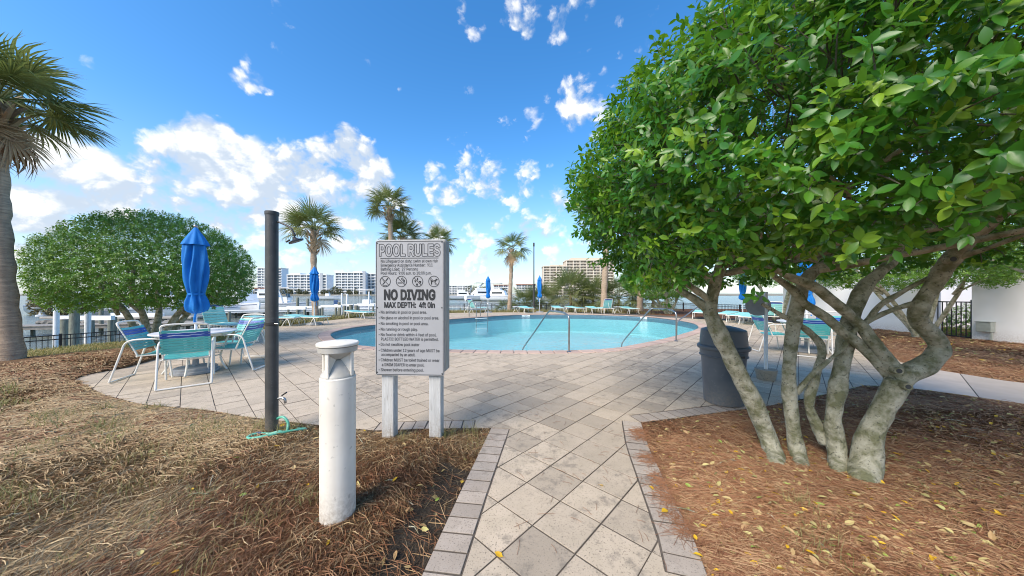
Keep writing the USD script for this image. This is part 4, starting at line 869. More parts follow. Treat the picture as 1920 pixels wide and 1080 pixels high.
for px, py, rz, lab in ((675, 597.0, PI / 2 - .5, 'flat pale sun lounger between the round palm trunk and the sign'), (513, 611.5, PI / 2 + .1, 'flat pale sun lounger mostly hidden behind the dark shower post'), (986, 586.0, .25, 'flat pale sun lounger beside a side table at the far pool edge'),
                        (1045, 585.5, .05, 'flat pale sun lounger end-on, just above the near handrail'), (1077, 586.0, .3, 'flat pale sun lounger between the near handrail and the beige tower'), (1112, 586.5, .05, 'flat pale sun lounger touching the upright lounger below the palm trunk'),
                        (1179, 587.5, .05, 'flat pale sun lounger end-on at the far mulch patch'), (1313, 597.0, -.6, 'flat pale sun lounger half hidden by the forked trunk'), (1362, 600.0, -.9, 'flat pale sun lounger in a row behind the trash can, farthest of the row'),
                        (1388, 604.0, -.9, 'flat pale sun lounger in a row behind the trash can, middle of the row'), (1413, 607.5, -.9, 'flat pale sun lounger in a row behind the trash can, closest of the row')):
    dup(lf, lab, gp(px, py), rz, G)
for x, y, rz, lab in ((-9.9, 10.4, 1.2, 'aqua striped sun lounger with raised back behind the left table, under the clipped tree'), (*gp(893, 586.5)[:2], 2.3, 'aqua sun lounger with raised back behind the pool ladder'), (*gp(1136, 587.0)[:2], PI, 'upright aqua sun lounger below the pale palm trunk at the far deck edge'),
                      (*gp(1450, 606)[:2], 2.5, 'aqua sun lounger with raised back in front of the end of the white wall')):
    dup(lr, lab, (x, y, 0), rz, G)
def side_table(label, loc):
    t = thing('side_table', label, 'table', loc)
    obj('tabletop', lathe([(.0, .42), (.24, .42), (.25, .43), (.25, .445), (0, .45)], 24), 'table_white', t, smooth=30)
    for s in (-1, 1):
        for e in (-1, 1): obj('leg', tube(smooth_path([(s * .2, e * .1, .42), (s * .05, e * .06, .26), (s * .20, e * .1, .012)], 4), .013, 6), 'white_metal', t, smooth=True)
    return t
st = side_table('small white side table beyond the pool, beside a lounger below the thin palm', gp(967, 585.8))
dup(st, 'small white side table beyond the pool, next to the upright lounger', gp(1157, 586.8))

# ------------------------------------------------------------------ palms
def frond(rng, pet, bl, nseg=34, droop=.5, costa=.35, spread=2.2):
    """fan frond along +x: petiole, then pleated segments that droop at their tips"""
    V, Fc, n = [], [], 0
    p = np.array([[0, 0, 0], [pet * .5, 0, pet * .05], [pet, 0, 0]]); v, f = tube(smooth_path(p, 3), np.linspace(.022, .010, 7) , 5, caps=False); V.append(v); Fc.append(f); n += len(v)
    for i in range(nseg):
        u = (i + .5) / nseg * 2 - 1; a = u * spread / 1.0 * .9 + rng.normal(0, .03)
        L = bl * (1 - .35 * abs(u) ** 2.2) * rng.uniform(.9, 1.08); o = np.array([pet + costa * bl * (1 - abs(u)) * .6, 0, -.10 * bl * (1 - abs(u)) * .5])
        d = np.array([math.cos(a), math.sin(a), 0]); s = np.array([-d[1], d[0], 0]); w = .0235 * bl; dr = droop * rng.uniform(.6, 1.4)
        z = lambda t: -dr * bl * (t ** 2.4) * .55 + .04 * bl * (1 - abs(u)) * t
        pts = []
        for t, ww in ((0, .35), (.38, 1.0), (.68, .8), (1.0, .05)):
            c = o + d * L * t * (1 - .18 * dr * t * t); c[2] += z(t); tw = .012 * bl
            pts += [c + s * w * ww, c + [0, 0, -tw * ww], c - s * w * ww]
        V.append(np.array(pts)); f = []
        for k in range(3):
            for e in range(2): f.append([k * 3 + e, k * 3 + e + 1, k * 3 + 4 + e]); f.append([k * 3 + e, k * 3 + 4 + e, k * 3 + 3 + e])
        Fc.append(np.array(f) + n); n += 12
    return np.vstack(V), np.vstack(Fc)
def fan_crown(t, c, size, n, seed, lo=-.75, hi=1.35, dead=0, pet=.75, nseg=30):
    rng = np.random.default_rng(seed); protos = [frond(rng, pet * size, size * rng.uniform(.85, 1.05), nseg, rng.uniform(.35, .8)) for _ in range(5)]
    for k in range(n + dead):
        az = k * 2.39996 + rng.normal(0, .15); q = (k + .5) / n; el = hi + (lo - hi) * q ** .85 + rng.normal(0, .1)
        if k >= n: el = -1.15 + rng.normal(0, .12)
        m = protos[k % 5]; R = rotz(az) @ roty(-el) @ rotx(rng.normal(0, .35))
        v = xform(m, R, np.asarray(c) + [.06 * math.cos(az), .06 * math.sin(az), .05])
        obj('frond', v, 'palm_dead' if k >= n else 'palm_leaf', t, tone=float(np.clip(.1 + .75 * max(0, q - .45) + rng.normal(0, .12), 0, .9)))
def palm(label, base, top, r0, r1, size, n, seed, boots=.9, dead=3, cat='palm tree', nseg=30, lo=-.75, bl=1.0):
    t = thing('palm_tree', label, cat, (0, 0, 0)); rng = np.random.default_rng(seed)
    b, e = np.asarray(base, float), np.asarray(top, float); k = 44; s = np.linspace(0, 1, k); mid = (b + e) / 2 + rng.normal(0, .06, 3) * [1, 1, 0]
    p = ((1 - s) ** 2)[:, None] * b + (2 * s * (1 - s))[:, None] * mid + (s ** 2)[:, None] * e
    rr = r1 + (r0 - r1) * np.exp(-s * 9) * 1.0 + .012 * np.sin(s * 210) * (r1 / .15) + rng.normal(0, .004, k)
    obj('trunk', tube(p, rr, 16), 'palm_bark', t, smooth=50)
    mb = MB()
    for q in range(int(26 * boots / .9)):   # leaf bases criss-crossed under the crown
        a = q * 2.4; h = -boots * (1 - q / (26 * boots / .9)); rb = r1 * (1 + .75 * math.sin(PI * min(1, -h / boots + .12)) * (bl < 1.2)); c = e + [math.cos(a) * rb, math.sin(a) * rb, h]
        d = np.array([math.cos(a) * .9, math.sin(a) * .9, 1.5]); d /= np.linalg.norm(d); L = rng.uniform(.16, .28) * (r1 / .15) ** .5 * bl
        mb.addm(tube([c, c + d * L * .6, c + d * L + np.array([math.cos(a), math.sin(a), 0]) * .05], [.05 * r1 / .14, .035 * r1 / .14, .015], 5), float(rng.random()))
    obj('boots', mb, 'palm_boot', t, tone=mb.tone, kind='stuff')
    fan_crown(t, e, size, n, seed, lo=lo, dead=dead, nseg=nseg)
    return t
palm('tall near cabbage palm at the picture edge with fat leaning trunk and ragged brown skirt', (-9.74, 5.95, -.1), (-10.02, 5.9, 5.10), .185, .145, .80, 30, 61, boots=1.05, dead=7, nseg=38, lo=-.5, bl=1.7)
palm('cabbage palm with a bulbous boot-covered neck beyond the shower post', at(594, 612, 16.5) * [1, 1, 0] + [0, 0, -.7], at(588, 432, 16.5), .23, .15, .92, 26, 62, boots=1.3, dead=1, lo=-.3)
palm('tall cabbage palm rising behind the sign, highest crown of the row', at(737, 600, 22.5) * [1, 1, 0] + [0, 0, -.7], at(730, 388, 22.5), .22, .17, 1.05, 28, 63, boots=1.1, dead=0, lo=-.45)
palm('cabbage palm whose crown shows low behind the sign, next to a taller trunk', at(760, 600, 25) * [1, 1, 0] + [0, 0, -.7], at(755, 446, 25), .22, .17, 1.1, 26, 64, boots=.8, dead=0, lo=-.3)
palm('cabbage palm with only its crown top showing over the corner of the sign', at(822, 600, 27) * [1, 1, 0] + [0, 0, -.7], at(823, 455, 27), .24, .17, 1.0, 22, 65, boots=.8, dead=0)
palm('slim cabbage palm with sparse clumped fronds standing alone beyond the pool', at(954, 584, 24.5) * [1, 1, 0] + [0, 0, -.5], at(960, 468, 24.5), .22, .155, .92, 14, 66, boots=.9, dead=2, lo=-.5)
palm('palm with a thick pale trunk and hidden crown, behind the upright lounger', at(1131, 584, 24.6) * [1, 1, 0] + [0, 0, -.5], at(1140, 395, 24.6), .28, .24, 1.3, 20, 67, dead=0)
palm('palm with a reddish trunk and hidden crown, standing nearest the far mulch patch', at(1199, 584, 24.0) * [1, 1, 0] + [0, 0, -.5], at(1201, 400, 24.0), .26, .22, 1.3, 20, 68, dead=0)
def palmetto(label, px, py, Y, size, n, seed, z0=-.4, hh=.6):
    t = thing('palmetto', label, 'palm shrub', (0, 0, 0)); b = at(px, py, Y); b[2] = z0
    obj('stem', tube([b - [0, 0, .1], b + [0, 0, hh]], [.14, .12], 8), 'palm_boot', t, tone=.2)
    fan_crown(t, b + [0, 0, hh], size, n, seed, lo=-.55, hi=1.45, nseg=22, pet=.9)
palmetto('broad bushy palmetto in front of the beige hotel tower', 1070, 560, 28.0, 1.45, 40, 71, hh=1.75)
for px, Y, s, n, sd, hh, lab in ((945, 29, .7, 18, 72, .1, 'small palmetto just left of the slim lone palm'), (985, 29, 1.1, 28, 73, .7, 'palmetto between the slim palm and the dark lamp pole'), (1014, 30, 1.15, 28, 74, .8, 'palmetto behind the blue umbrella by the lamp pole'),
                               (1112, 28, 1.3, 34, 75, 1.3, 'yellowish palmetto between the hotel tower and the pale trunk'), (1160, 28, 1.3, 34, 76, 1.3, 'palmetto between the two thick far palm trunks'), (1225, 28, 1.3, 32, 77, 1.2, 'palmetto right of the reddish palm trunk beyond the fence')):
    palmetto(lab, px, 560, Y, s, n, sd, hh=hh)
def lamp_pole():
    x, y = (1001 - 960) / F * 25.5, 25.5; t = thing('lamp_pole', 'tall thin dark lamp pole standing between two blue umbrellas beyond the pool', 'lamp post', (x, y, -.5))
    obj('pole', lathe([(.09, 0), (.085, 2.6), (.05, 2.65), (.04, 5.8), (0, 5.82)], 12), 'dark_pole', t, smooth=30)
    obj('lamp_head', lathe([(.02, 5.75), (.07, 5.85), (.07, 6.1), (.0, 6.16)], 12), 'dark_pole', t)
    obj('collar', lathe([(.10, 2.55), (.11, 2.6), (.10, 2.68)], 12), 'dark_pole', t)
lamp_pole()
# ------------------------------------------------------------------ fences, wall, gate
def fence_line(p0, p1, ztop, hgt, name, label, every, bars_apart=.11, bar=.008, single=True):
    t = thing(name, label, 'fence'); p0, p1 = np.asarray(p0, float), np.asarray(p1, float); L = np.linalg.norm(p1 - p0); d = (p1 - p0) / L; a = math.atan2(d[1], d[0]); R = rotz(a)
    for z in (ztop, ztop - .14, ztop - hgt + .10): obj('rail', xform(bx((0, -.014, z - .016), (L, .014, z + .016)), R, (*p0, 0)), 'black_iron', t)
    k = int(L / bars_apart); mb = MB()
    for i in range(1, k):
        m = xform(bx((i * L / k - bar, -bar, ztop - hgt + .05), (i * L / k + bar, bar, ztop - .016)), R, (*p0, 0))
        if single and i < 240: obj('bar', m, 'black_iron', t)
        else: mb.addm(m)
    if mb.n: obj('bars', mb, 'black_iron', t, kind='stuff')
    for i in range(int(L / every) + 1):
        x = min(i * every, L); obj('post', xform(bx((x - .03, -.03, ztop - hgt - .15), (x + .03, .03, ztop + .05)), R, (*p0, 0)), 'black_iron', t)
    return t
FX = lambda y: (17.7 * y - 829) / 40.84
fence_line((FX(4.0), 4.0), (FX(26.2), 26.2), -.05, 1.15, 'iron_fence', 'low black iron fence along the marina below the grass bank', 2.4)
fence_line((FX(26.2), 26.2), (13.6, 27.6), .48, 1.05, 'iron_fence', 'black iron fence behind the palms at the far side of the pool', 2.4, single=False)
fence_line((13.6, 27.6), (16.5, 16.4), .60, 1.2, 'iron_fence', 'black iron fence running from the far palms to the white wall', 2.4, single=False)
def wall():
    t = thing('white_wall', 'long plain white garden wall behind the red mulch bed, broken by a black gate', 'wall'); x0, x1, ht = 13.85, 14.1, 2.25
    for a, b in ((-12, 9.20), (10.02, 15.6)):
        obj('wall_panel', rbox((x0, a, -.4), (x1, b, ht), .015), 'wall_white', t)
        obj('wall_coping', rbox((x0 - .04, a - .0, ht + .002), (x1 + .04, b + .0, ht + .07), .012), 'wall_white', t)
    obj('return_wall', rbox((x1 + .003, 15.35, -.4), (22, 15.6, ht), .015), 'wall_white', t)
    obj('back_panel', rbox((17.6, -2, -.4), (17.9, 15.34, 2.6), .015), 'wall_white', t)
    g = thing('iron_gate', 'black iron gate of vertical bars set in the white wall', 'gate')
    for z in (.06, 1.13): obj('rail', bx((x0 + .05, 9.22, z - .018), (x0 + .09, 10.0, z + .018)), 'black_iron', g)
    for i in range(8): y = 9.25 + i * .103; obj('bar', bx((x0 + .06, y - .009, -.04), (x0 + .08, y + .009, 1.20 if i in (0, 7) else 1.112)), 'black_iron', g)
    u = thing('utility_box', 'small grey electrical box on a stub post against the white wall', 'utility box')
    y = 8.9; obj('case', rbox((x0 - .14, y - .17, .28), (x0 - .01, y + .13, .56), .01), 'utility_grey', u)
    obj('lid', rbox((x0 - .155, y - .18, .562), (x0 - .006, y + .14, .58), .004), 'utility_grey', u)
    obj('leg', bx((x0 - .09, y - .15, -.1), (x0 - .05, y - .11, .278)), 'utility_grey', u)
    rng = np.random.default_rng(5); b = thing('shrub', 'dark green shrub seen through the bars of the black gate', 'shrub')
    p, d = crown_twigs((15.4, 9.7, .35), (1.0, 1.3, .8), 1300, rng, -.2, 12, thin=0, bot=.1); ps, dd, nn, Ls, W, tn = foliage(p, d, 7, .06, rng, False); v, f, tn = leaves(ps, dd, nn, Ls, W, rng, False, tn)
    obj('foliage', (v, f), 'leaf_fine', b, tone=tn, kind='stuff'); obj('stem', tube([(15.4, 9.7, -.2), (15.4, 9.7, .4)], .05, 8), 'bark_dark', b)
wall()
# ------------------------------------------------------------------ marina
obj('seawall', MB().addm(xform(bx((0, 0, -3), (48.5, .45, -.98)), rotz(math.atan2(47.6, 20.9)), (-31.3, -20.2, 0))).addm(xform(bx((0, 0, -3), (175, .45, -.45)), rotz(.03), (-9.6, 33.4, 0))), 'seawall', kind='structure')
_pl = {}
def piling(px, py_top, Y, r, kind, label):
    top = at(px, py_top, Y); t = thing('piling', label, 'piling', (top[0], top[1], 0)); m = 'piling_white' if kind == 'white' else 'piling_wood'
    rng = np.random.default_rng(int(px)); z = np.linspace(-2.6, top[2], 10); lx = rng.normal(0, .008, 2)
    obj('post', tube(np.c_[(z - z[-1]) * lx[0], (z - z[-1]) * lx[1], z], r * (1 + rng.normal(0, .02, 10)), 12), m, t, smooth=50)
    obj('cap', lathe([(r * 1.04, top[2] - .02), (r * 1.06, top[2] + .02), (0, top[2] + r * (1.2 if kind == 'white' else .25))], 12), 'piling_white' if kind in ('white', 'capped') else 'dock_wood', t)
for q in ((140, 555, 15.5, .17, 'capped', 'thick green-grey mooring piling just right of the near palm trunk'), (106, 566, 17, .11, 'white', 'slim white mooring piling left of the clipped tree, leaning slightly'), (121, 599, 18, .17, 'wood', 'short stout mossy piling next to the slim white piling by the bank'),
          (136, 598, 20, .15, 'wood', 'short mossy piling behind the stout one by the bank'), (165, 583, 16, .11, 'white', 'white piling directly left of the aqua chair'), (172, 592, 22, .13, 'wood', 'reddish brown piling touching the white one beside the aqua chair'),
          (190, 570, 23, .12, 'wood', 'tall grey piling under the low limb of the clipped tree'), (225, 598, 26, .12, 'wood', 'short piling behind the lowest limb of the clipped tree'), (305, 588, 30, .12, 'white', 'white piling seen between the stems of the clipped tree'),
          (410, 588, 30, .12, 'wood', 'piling behind the table umbrella pole in the marina'), (430, 585, 34, .13, 'wood', 'dark piling right of the closed umbrella in the marina'), (558, 558, 40, .16, 'wood', 'tall dark piling just right of the shower post'),
          (577, 560, 42, .17, 'wood', 'dark piling close beside the far palm trunk'), (636, 567, 36, .16, 'wood', 'dark piling between the far palm and the lift posts'), (646, 574, 34, .16, 'wood', 'short dark piling at the foot of the white lift posts'),
          (641, 551, 38, .10, 'white', 'thin white boat lift post, first of three before the sign'), (651, 553, 38, .13, 'white', 'white boat lift post with rounded top, second of three before the sign'), (692, 548, 38, .10, 'white', 'thin white boat lift post nearest the sign'),
          (658, 572, 33, .2, 'wood', 'stubby dark piling right of the lift posts'), (668, 573, 33, .2, 'wood', 'stubby dark piling nearest the sign')):
    piling(*q)
def dock(label, a, b, w, z, nplank=40, mat='dock_wood'):
    t = thing('dock', label, 'dock'); a, b = np.asarray(a, float), np.asarray(b, float); L = np.linalg.norm(b - a); R = rotz(math.atan2(b[1] - a[1], b[0] - a[0])); o = (*a, z)
    for s in (-1, 1): obj('beam', xform(bx((0, s * w * .42 - .06, -.28), (L, s * w * .42 + .06, -.055)), R, o), mat, t)
    mb = MB()
    for i in range(nplank): mb.addm(xform(bx((i * L / nplank + .01, -w / 2, -.05), ((i + 1) * L / nplank - .01, w / 2, 0)), R, o))
    obj('planks', mb, mat, t, kind='stuff')
    for i in range(int(L / 3) + 1):
        for s in (-1, 1): obj('support', xform(tube([(min(i * 3, L - .1), s * w * .4, -1.5), (min(i * 3, L - .1), s * w * .4, -.28)], .11, 8), R, o), 'piling_wood', t)
    return t
dock('white boardwalk dock across the marina behind the clipped tree', (-44, 36), (-19, 44), 1.8, -.75, 60, 'piling_white')
dock('weathered dock finger beyond the low iron fence past the shower post', (-24, 27), (-14, 33), 1.5, -.85, 40)
dock('long pale dock beyond the far palm on the open water side', (-26, 46), (-6, 50), 1.6, -.6, 50, 'piling_white')
dock('grey dock low in the water between the near palm and the slim white piling', (-38, 21), (-25, 25), 1.6, -.9, 40)
def lift_beam(label, a, b):
    t = thing('boat_lift', label, 'boat lift'); a, b = np.asarray(a, float), np.asarray(b, float); d = unit(b - a); L = np.linalg.norm(b - a); R = rotz(math.atan2(d[1], d[0]))
    for s in (0, 2.6):
        obj('beam', xform(bx((0, s - .1, -.13), (L, s + .1, .13)), R, a), 'piling_white', t)
        for x in (.15, L - .15):
            obj('hanger', xform(bx((x - .02, s - .02, -1.4), (x + .02, s + .02, -.13)), R, a), 'chrome', t); obj('upright', xform(tube([(x, s, -2.6), (x, s, -.13)], .12, 8), R, a), 'piling_wood', t)
    for x in (L * .3, L * .7): obj('cradle', xform(bx((x - .08, 0, -1.42), (x + .08, 2.6, -1.3)), R, a), 'chrome', t)
for lab, p, q in (('white boat lift beams over the water under the clipped tree', at(108, 596, 19), at(212, 593, 19)), ('white boat lift beams between the far palm and the lift posts', at(602, 574, 34), at(640, 574, 34)), ('white boat lift beams just left of the far palm trunk', at(505, 578, 33), at(574, 577, 33)), ('white boat lift beams beside the edge of the sign', at(650, 572, 37), at(702, 571, 37))):
    lift_beam(lab, p, q)
jet = thing('stone_jetty', 'low stone jetty with a concrete cap across the water near the palm trunk', 'jetty')
obj('cap', rbox((-45, 29, -1.05), (-30.5, 30.6, -.83), .05), 'seawall', jet); rr = np.random.default_rng(2)
for i in range(46):
    s = rr.uniform(.22, .42); m = trimesh.creation.icosphere(1, 1.0); v = np.array(m.vertices) * [s * 1.2, s * .8, s * .7]; v *= (1 + rr.normal(0, .12, (len(v), 1))); obj('stone', (v + [-44.6 + (i % 23) * .62 + rr.normal(0, .06), 28.85, -1.35 - .45 * (i // 23)], np.array(m.faces)), 'rock', jet)
pd = thing('pedestal', 'white urn-shaped pedestal standing on the stone jetty', 'pedestal', (*at(79, 598, 29.6)[:2], -.83))
obj('bowl', lathe([(.0, 0), (.38, 0), (.36, .14), (.2, .2), (.16, .5), (.22, .66), (.5, .74), (.62, .86), (.58, .88), (0, .84)], 20), 'gelcoat', pd, smooth=40)
def scrub(name, label, cat, c, R, n, seed, mat, s=.25, trunk=True):
    rng = np.random.default_rng(seed); t = thing(name, label, cat); c, R = np.asarray(c, float), np.asarray(R, float)
    g = unit(rng.normal(size=(n, 3))); r = rng.uniform(.45, 1, n) ** .5 * (1 + (meshkit.fbm(g * 2.6 + seed, 3, seed) - .5) * .7); p = c + g * R * r[:, None]; p = p[p[:, 2] > c[2] - R[2] * .75]; n = len(p)
    d = unit(rng.normal(size=(n, 3))); nn = unit(rng.normal(size=(n, 3)) + [0, 0, .6]); v, f, tn = leaves(p, d, nn, s * rng.uniform(.6, 1.3, n), s * .6, rng, False, np.clip(rng.normal(.3, .25, n), 0, 1))
    obj('crown', (v, f), mat, t, tone=tn, kind='stuff')
    if trunk: obj('trunk', tube([c * [1, 1, 0] + [0, 0, c[2] - R[2] * 1.35], c], [R[2] * .09, R[2] * .05], 7), 'bark_dark', t)
scrub('shrub', 'brown half-bare bush on the jetty behind the near palm trunk', 'shrub', (-45.0, 30.5, .35), (2.6, 1.6, 1.5), 1800, 3, 'shrub_brown', .3)
def hull(L, B, Hh, flare=.15):
    k = 13; s = np.linspace(0, 1, k); V = []
    for a in s:
        w = B / 2 * (1 - max(0, (a - .45) / .55) ** 2.2); top = Hh * (1 + .28 * a * a); kx = a * L
        V.append([[kx, -w, top], [kx - .02 * L * a, -w * .93, Hh * .38], [kx - .05 * L * a, -w * .45, .06 + .25 * a ** 4], [kx - .06 * L * a, 0, -.12 + .4 * a ** 4], [kx - .05 * L * a, w * .45, .06 + .25 * a ** 4], [kx - .02 * L * a, w * .93, Hh * .38], [kx, w, top]])
    V = np.array(V).reshape(-1, 3); f = []
    for i in range(k - 1):
        for j in range(6): f.append([i * 7 + j, i * 7 + j + 1, i * 7 + 8 + j, i * 7 + 7 + j])
        f.append([i * 7 + 6, i * 7, i * 7 + 7, i * 7 + 13])
    f = np.array(f); f = np.vstack([f[:, [0, 1, 2]], f[:, [0, 2, 3]], [[0, 1, 2], [0, 2, 3], [0, 3, 4], [0, 4, 5], [0, 5, 6]]]); return V, f
def boat(label, px, py, Y, rz, L, kind, stripe='boat_blue'):
    c = at(px, py, Y); t = thing('motorboat', label, 'boat', (c[0], c[1], -1.62 if kind != 'lifted' else c[2]), rz); B, Hh = L * .31, L * .14
    hm = hull(L, B, Hh); hm = (hm[0] - [L / 2, 0, 0], hm[1]); obj('hull', hm, 'gelcoat', t, smooth=35)
    obj('stripe', tube(np.array([[(a - .5) * L, -B / 2 * (1 - max(0, (a - .45) / .55) ** 2.2) - .012, Hh * (.86 + .24 * a * a)] for a in np.linspace(0, .97, 12)]), .03, 5), stripe, t)
    if kind == 'cruiser':
        obj('cabin', trimesh_taper((-.22 * L, -B * .36, Hh), (.24 * L, B * .36, Hh * 2.1), .16), 'gelcoat', t)
        for s in (-1, 1): obj('window', trimesh_taper((-.17 * L, s * B * .33 - .03, Hh * 1.4), (.15 * L, s * B * .33 + .03, Hh * 1.8), .06), 'boat_glass', t)
        obj('windshield', xform(bx((-.02, -B * .30, 0), (.02, B * .30, Hh * .7)), roty(-.5), (.215 * L, 0, Hh * 1.3)), 'boat_glass', t)
        obj('flybridge', rbox((-.2 * L, -B * .3, Hh * 2.1 + .003), (.08 * L, B * .3, Hh * 2.5), .04), 'gelcoat', t)
        obj('canopy', rbox((-.24 * L, -B * .34, Hh * 3.5), (.08 * L, B * .34, Hh * 3.62), .03), 'boat_canvas', t)
        for x in (-.2, .05):
            for s in (-1, 1): obj('canopy_post', tube([(x * L, s * B * .28, Hh * 2.5), (x * L, s * B * .3, Hh * 3.5)], .03, 6), 'chrome', t)
    else:
        obj('console', rbox((-.08 * L, -B * .18, Hh * .7), (.06 * L, B * .18, Hh * 1.75), .04), 'gelcoat', t)
        obj('windshield', xform(bx((-.015, -B * .17, 0), (.015, B * .17, Hh * .5)), roty(-.35), (.06 * L, 0, Hh * 1.75)), 'boat_glass', t)
        obj('canopy', rbox((-.17 * L, -B * .36, Hh * 2.9), (.13 * L, B * .36, Hh * 3.02), .03), 'boat_canvas', t)
        for x in (-.13, .09):
            for s in (-1, 1): obj('canopy_post', tube([(x * L, s * B * .27, Hh * .8), (x * L, s * B * .3, Hh * 2.9)], .028, 6), 'chrome', t)
        obj('outboard', rbox((-.56 * L, -.2, Hh * .5), (-.5 * L, .2, Hh * 1.7), .05), 'boat_blue', t)
    mb = MB()
    for s in (-1, 1): mb.tube(np.array([[(a - .5) * L, s * B / 2 * (.96 - max(0, (a - .45) / .55) ** 2.2), Hh * (1 + .28 * a * a) + .38] for a in np.linspace(.5, .97, 8)]), .018, 5)
    obj('bow_rail', mb, 'chrome', t)
    return t
def trimesh_taper(lo, hi, k):
    v, f = bx(lo, hi); v = v.copy(); c = (np.asarray(lo) + hi) / 2; t = v[:, 2] > c[2]; v[t, 0] = c[0] + (v[t, 0] - c[0]) * (1 - k) - (hi[0] - lo[0]) * k * .35; v[t, 1] = c[1] + (v[t, 1] - c[1]) * (1 - k); return v, f
for q in (('white motorboat with cabin moored behind the stems of the clipped tree', 300, 600, 36, .35, 9.5, 'cruiser'), ('white centre console boat behind the blue patio umbrella', 385, 590, 40, .2, 8, 'console'), ('white cabin boat left of the shower post, bow to the camera', 455, 585, 44, -.5, 10, 'cruiser'),
          ('low white boat moored just right of the shower post', 535, 575, 52, .1, 9.5, 'console'), ('white boat with a broad pale canopy beside the sign', 690, 572, 46, .15, 8.5, 'console'), ('white boat glimpsed under the clipped tree by the lift beams', 225, 592, 42, .5, 9, 'console'),
          ('white cabin cruiser far off behind the blue umbrella beyond the pool', 905, 560, 130, .4, 15, 'cruiser'), ('white cruiser moored far off left of the slim lone palm', 935, 560, 120, -.3, 14, 'cruiser'), ('small white cruiser at the far moorings beside the sign edge', 868, 558, 150, .2, 13, 'cruiser'),
          ('white boat at the far moorings past the far palm', 615, 563, 140, .1, 12, 'console'), ('white boat on the open water between umbrella and lift posts', 505, 567, 90, .3, 12, 'cruiser'), ('white cruiser moored behind the leftmost pilings of the marina', 160, 590, 48, .6, 10, 'cruiser')):
    boat(*q)
sb_ = thing('sailboat_mast', 'slanting white boom of a moored boat beside the shower post', 'mast', at(531, 568, 48)); obj('boom', tube([(0, 0, 0), (-.95, 0, 2.7)], [.12, .07], 8), 'gelcoat', sb_); obj('stay', tube([(.4, 0, -.3), (-.95, 0, 2.7)], .02, 4), 'chrome', sb_)
sb2 = thing('sailboat_mast', 'slanting white outrigger of a far cruiser beside the blue umbrella beyond the pool', 'mast', at(897, 548, 130)); obj('boom', tube([(-3, 0, -1), (4.5, 0, 6.2)], [.5, .2], 8), 'gelcoat', sb2); obj('stay', tube([(-3, 0, -.2), (4.5, 0, 6.2)], .06, 4), 'chrome', sb2)

# ------------------------------------------------------------------ far shore
def far_land():
    xs = np.linspace(-1100, 1500, 131); ys = np.linspace(385, 900, 24); X, Y = np.meshgrid(xs, ys, indexing='ij'); P = np.stack([X / 60, Y / 60, X * 0], -1)
    Z = -1.9 + 1.6 * sstep(385, 405, Y + (meshkit.fbm(P, 3, 2) - .5) * 26) + meshkit.fbm(P * 2, 3, 6) * .8
    ny = len(ys); i, j = np.meshgrid(np.arange(130), np.arange(23), indexing='ij'); q = np.stack([i * ny + j, (i + 1) * ny + j, (i + 1) * ny + j + 1, i * ny + j + 1], -1).reshape(-1, 4)
    obj('far_shore', (np.stack([X, Y, Z], -1).reshape(-1, 3), q), 'far_land', smooth=True, kind='structure')
far_land()
def tower(name, label, cat, px0, px1, py_top, Y, floors, bays, wall='far_wall', slab='far_slab', dark='far_window', depth=16, core=None, yaw=0.0, roofm=None, steps=None, cols=True):
    a, b = at(px0, py_top, Y), at(px1, py_top, Y); w = b[0] - a[0]; h = a[2] + .5; t = thing(name, label, cat, ((a[0] + b[0]) / 2, Y, -.5), yaw)
    wl = obj('wall', bx((-w / 2, 0, 0), (w / 2, depth, h)), wall, t); fh = h / floors; bw = w / bays
    for k in range(floors):
        if k: obj('balcony', bx((-w / 2 - .3, -1.5, k * fh - .16), (w / 2 + .3, -.02, k * fh + .16)), slab, t)
        if k: obj('parapet', bx((-w / 2 - .3, -1.6, k * fh + .163), (w / 2 + .3, -1.42, k * fh + .95)), slab, t)
        for i in range(bays):
            x = -w / 2 + (i + .5) * bw; obj('window', bx((x - bw * .34, -.06, k * fh + .35), (x + bw * .34, .03, k * fh + fh * .82)), dark, wl)
    if cols:
        for i in range(0, bays + 1, 2): x = -w / 2 + i * bw; obj('column', bx((x - .45, -1.75, 0), (x + .45, -.021, h)), slab, t)
    obj('roof', bx((-w / 2 - .6, -1.9, h + .003), (w / 2 + .6, depth + .5, h + .9)), roofm or slab, t)
    for (u0, u1, hh) in (steps or []): obj('penthouse', bx((-w / 2 + u0 * w, 1.0, h + .91), (-w / 2 + u1 * w, depth - 2, h + hh)), wall, t)
    if core:
        for u in core: obj('stair_core', bx((-w / 2 + u * w - 2, -2.3, 0), (-w / 2 + u * w + 2, -1.76, h + 3)), 'far_core', t)
    return t
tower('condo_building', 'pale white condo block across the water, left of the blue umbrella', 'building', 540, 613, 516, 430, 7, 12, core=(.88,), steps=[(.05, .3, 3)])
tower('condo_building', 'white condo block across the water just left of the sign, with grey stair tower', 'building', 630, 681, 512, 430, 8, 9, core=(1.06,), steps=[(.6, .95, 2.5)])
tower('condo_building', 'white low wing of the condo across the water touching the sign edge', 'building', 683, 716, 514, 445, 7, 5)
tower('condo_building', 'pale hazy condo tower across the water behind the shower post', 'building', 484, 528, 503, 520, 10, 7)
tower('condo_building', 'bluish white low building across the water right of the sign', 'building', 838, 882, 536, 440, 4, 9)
tower('condo_building', 'cream low building with red roof across the water behind the slim lone palm', 'building', 968, 1004, 534, 400, 4, 7, roofm='roof_red')
tower('condo_building', 'white low building across the water between blue umbrella and slim palm', 'building', 926, 957, 535, 410, 4, 7, roofm='roof_red')
tower('house', 'white house with orange-red roof across the water beside the clipped tree', 'house', 478, 498, 541, 400, 2, 4, roofm='roof_red')
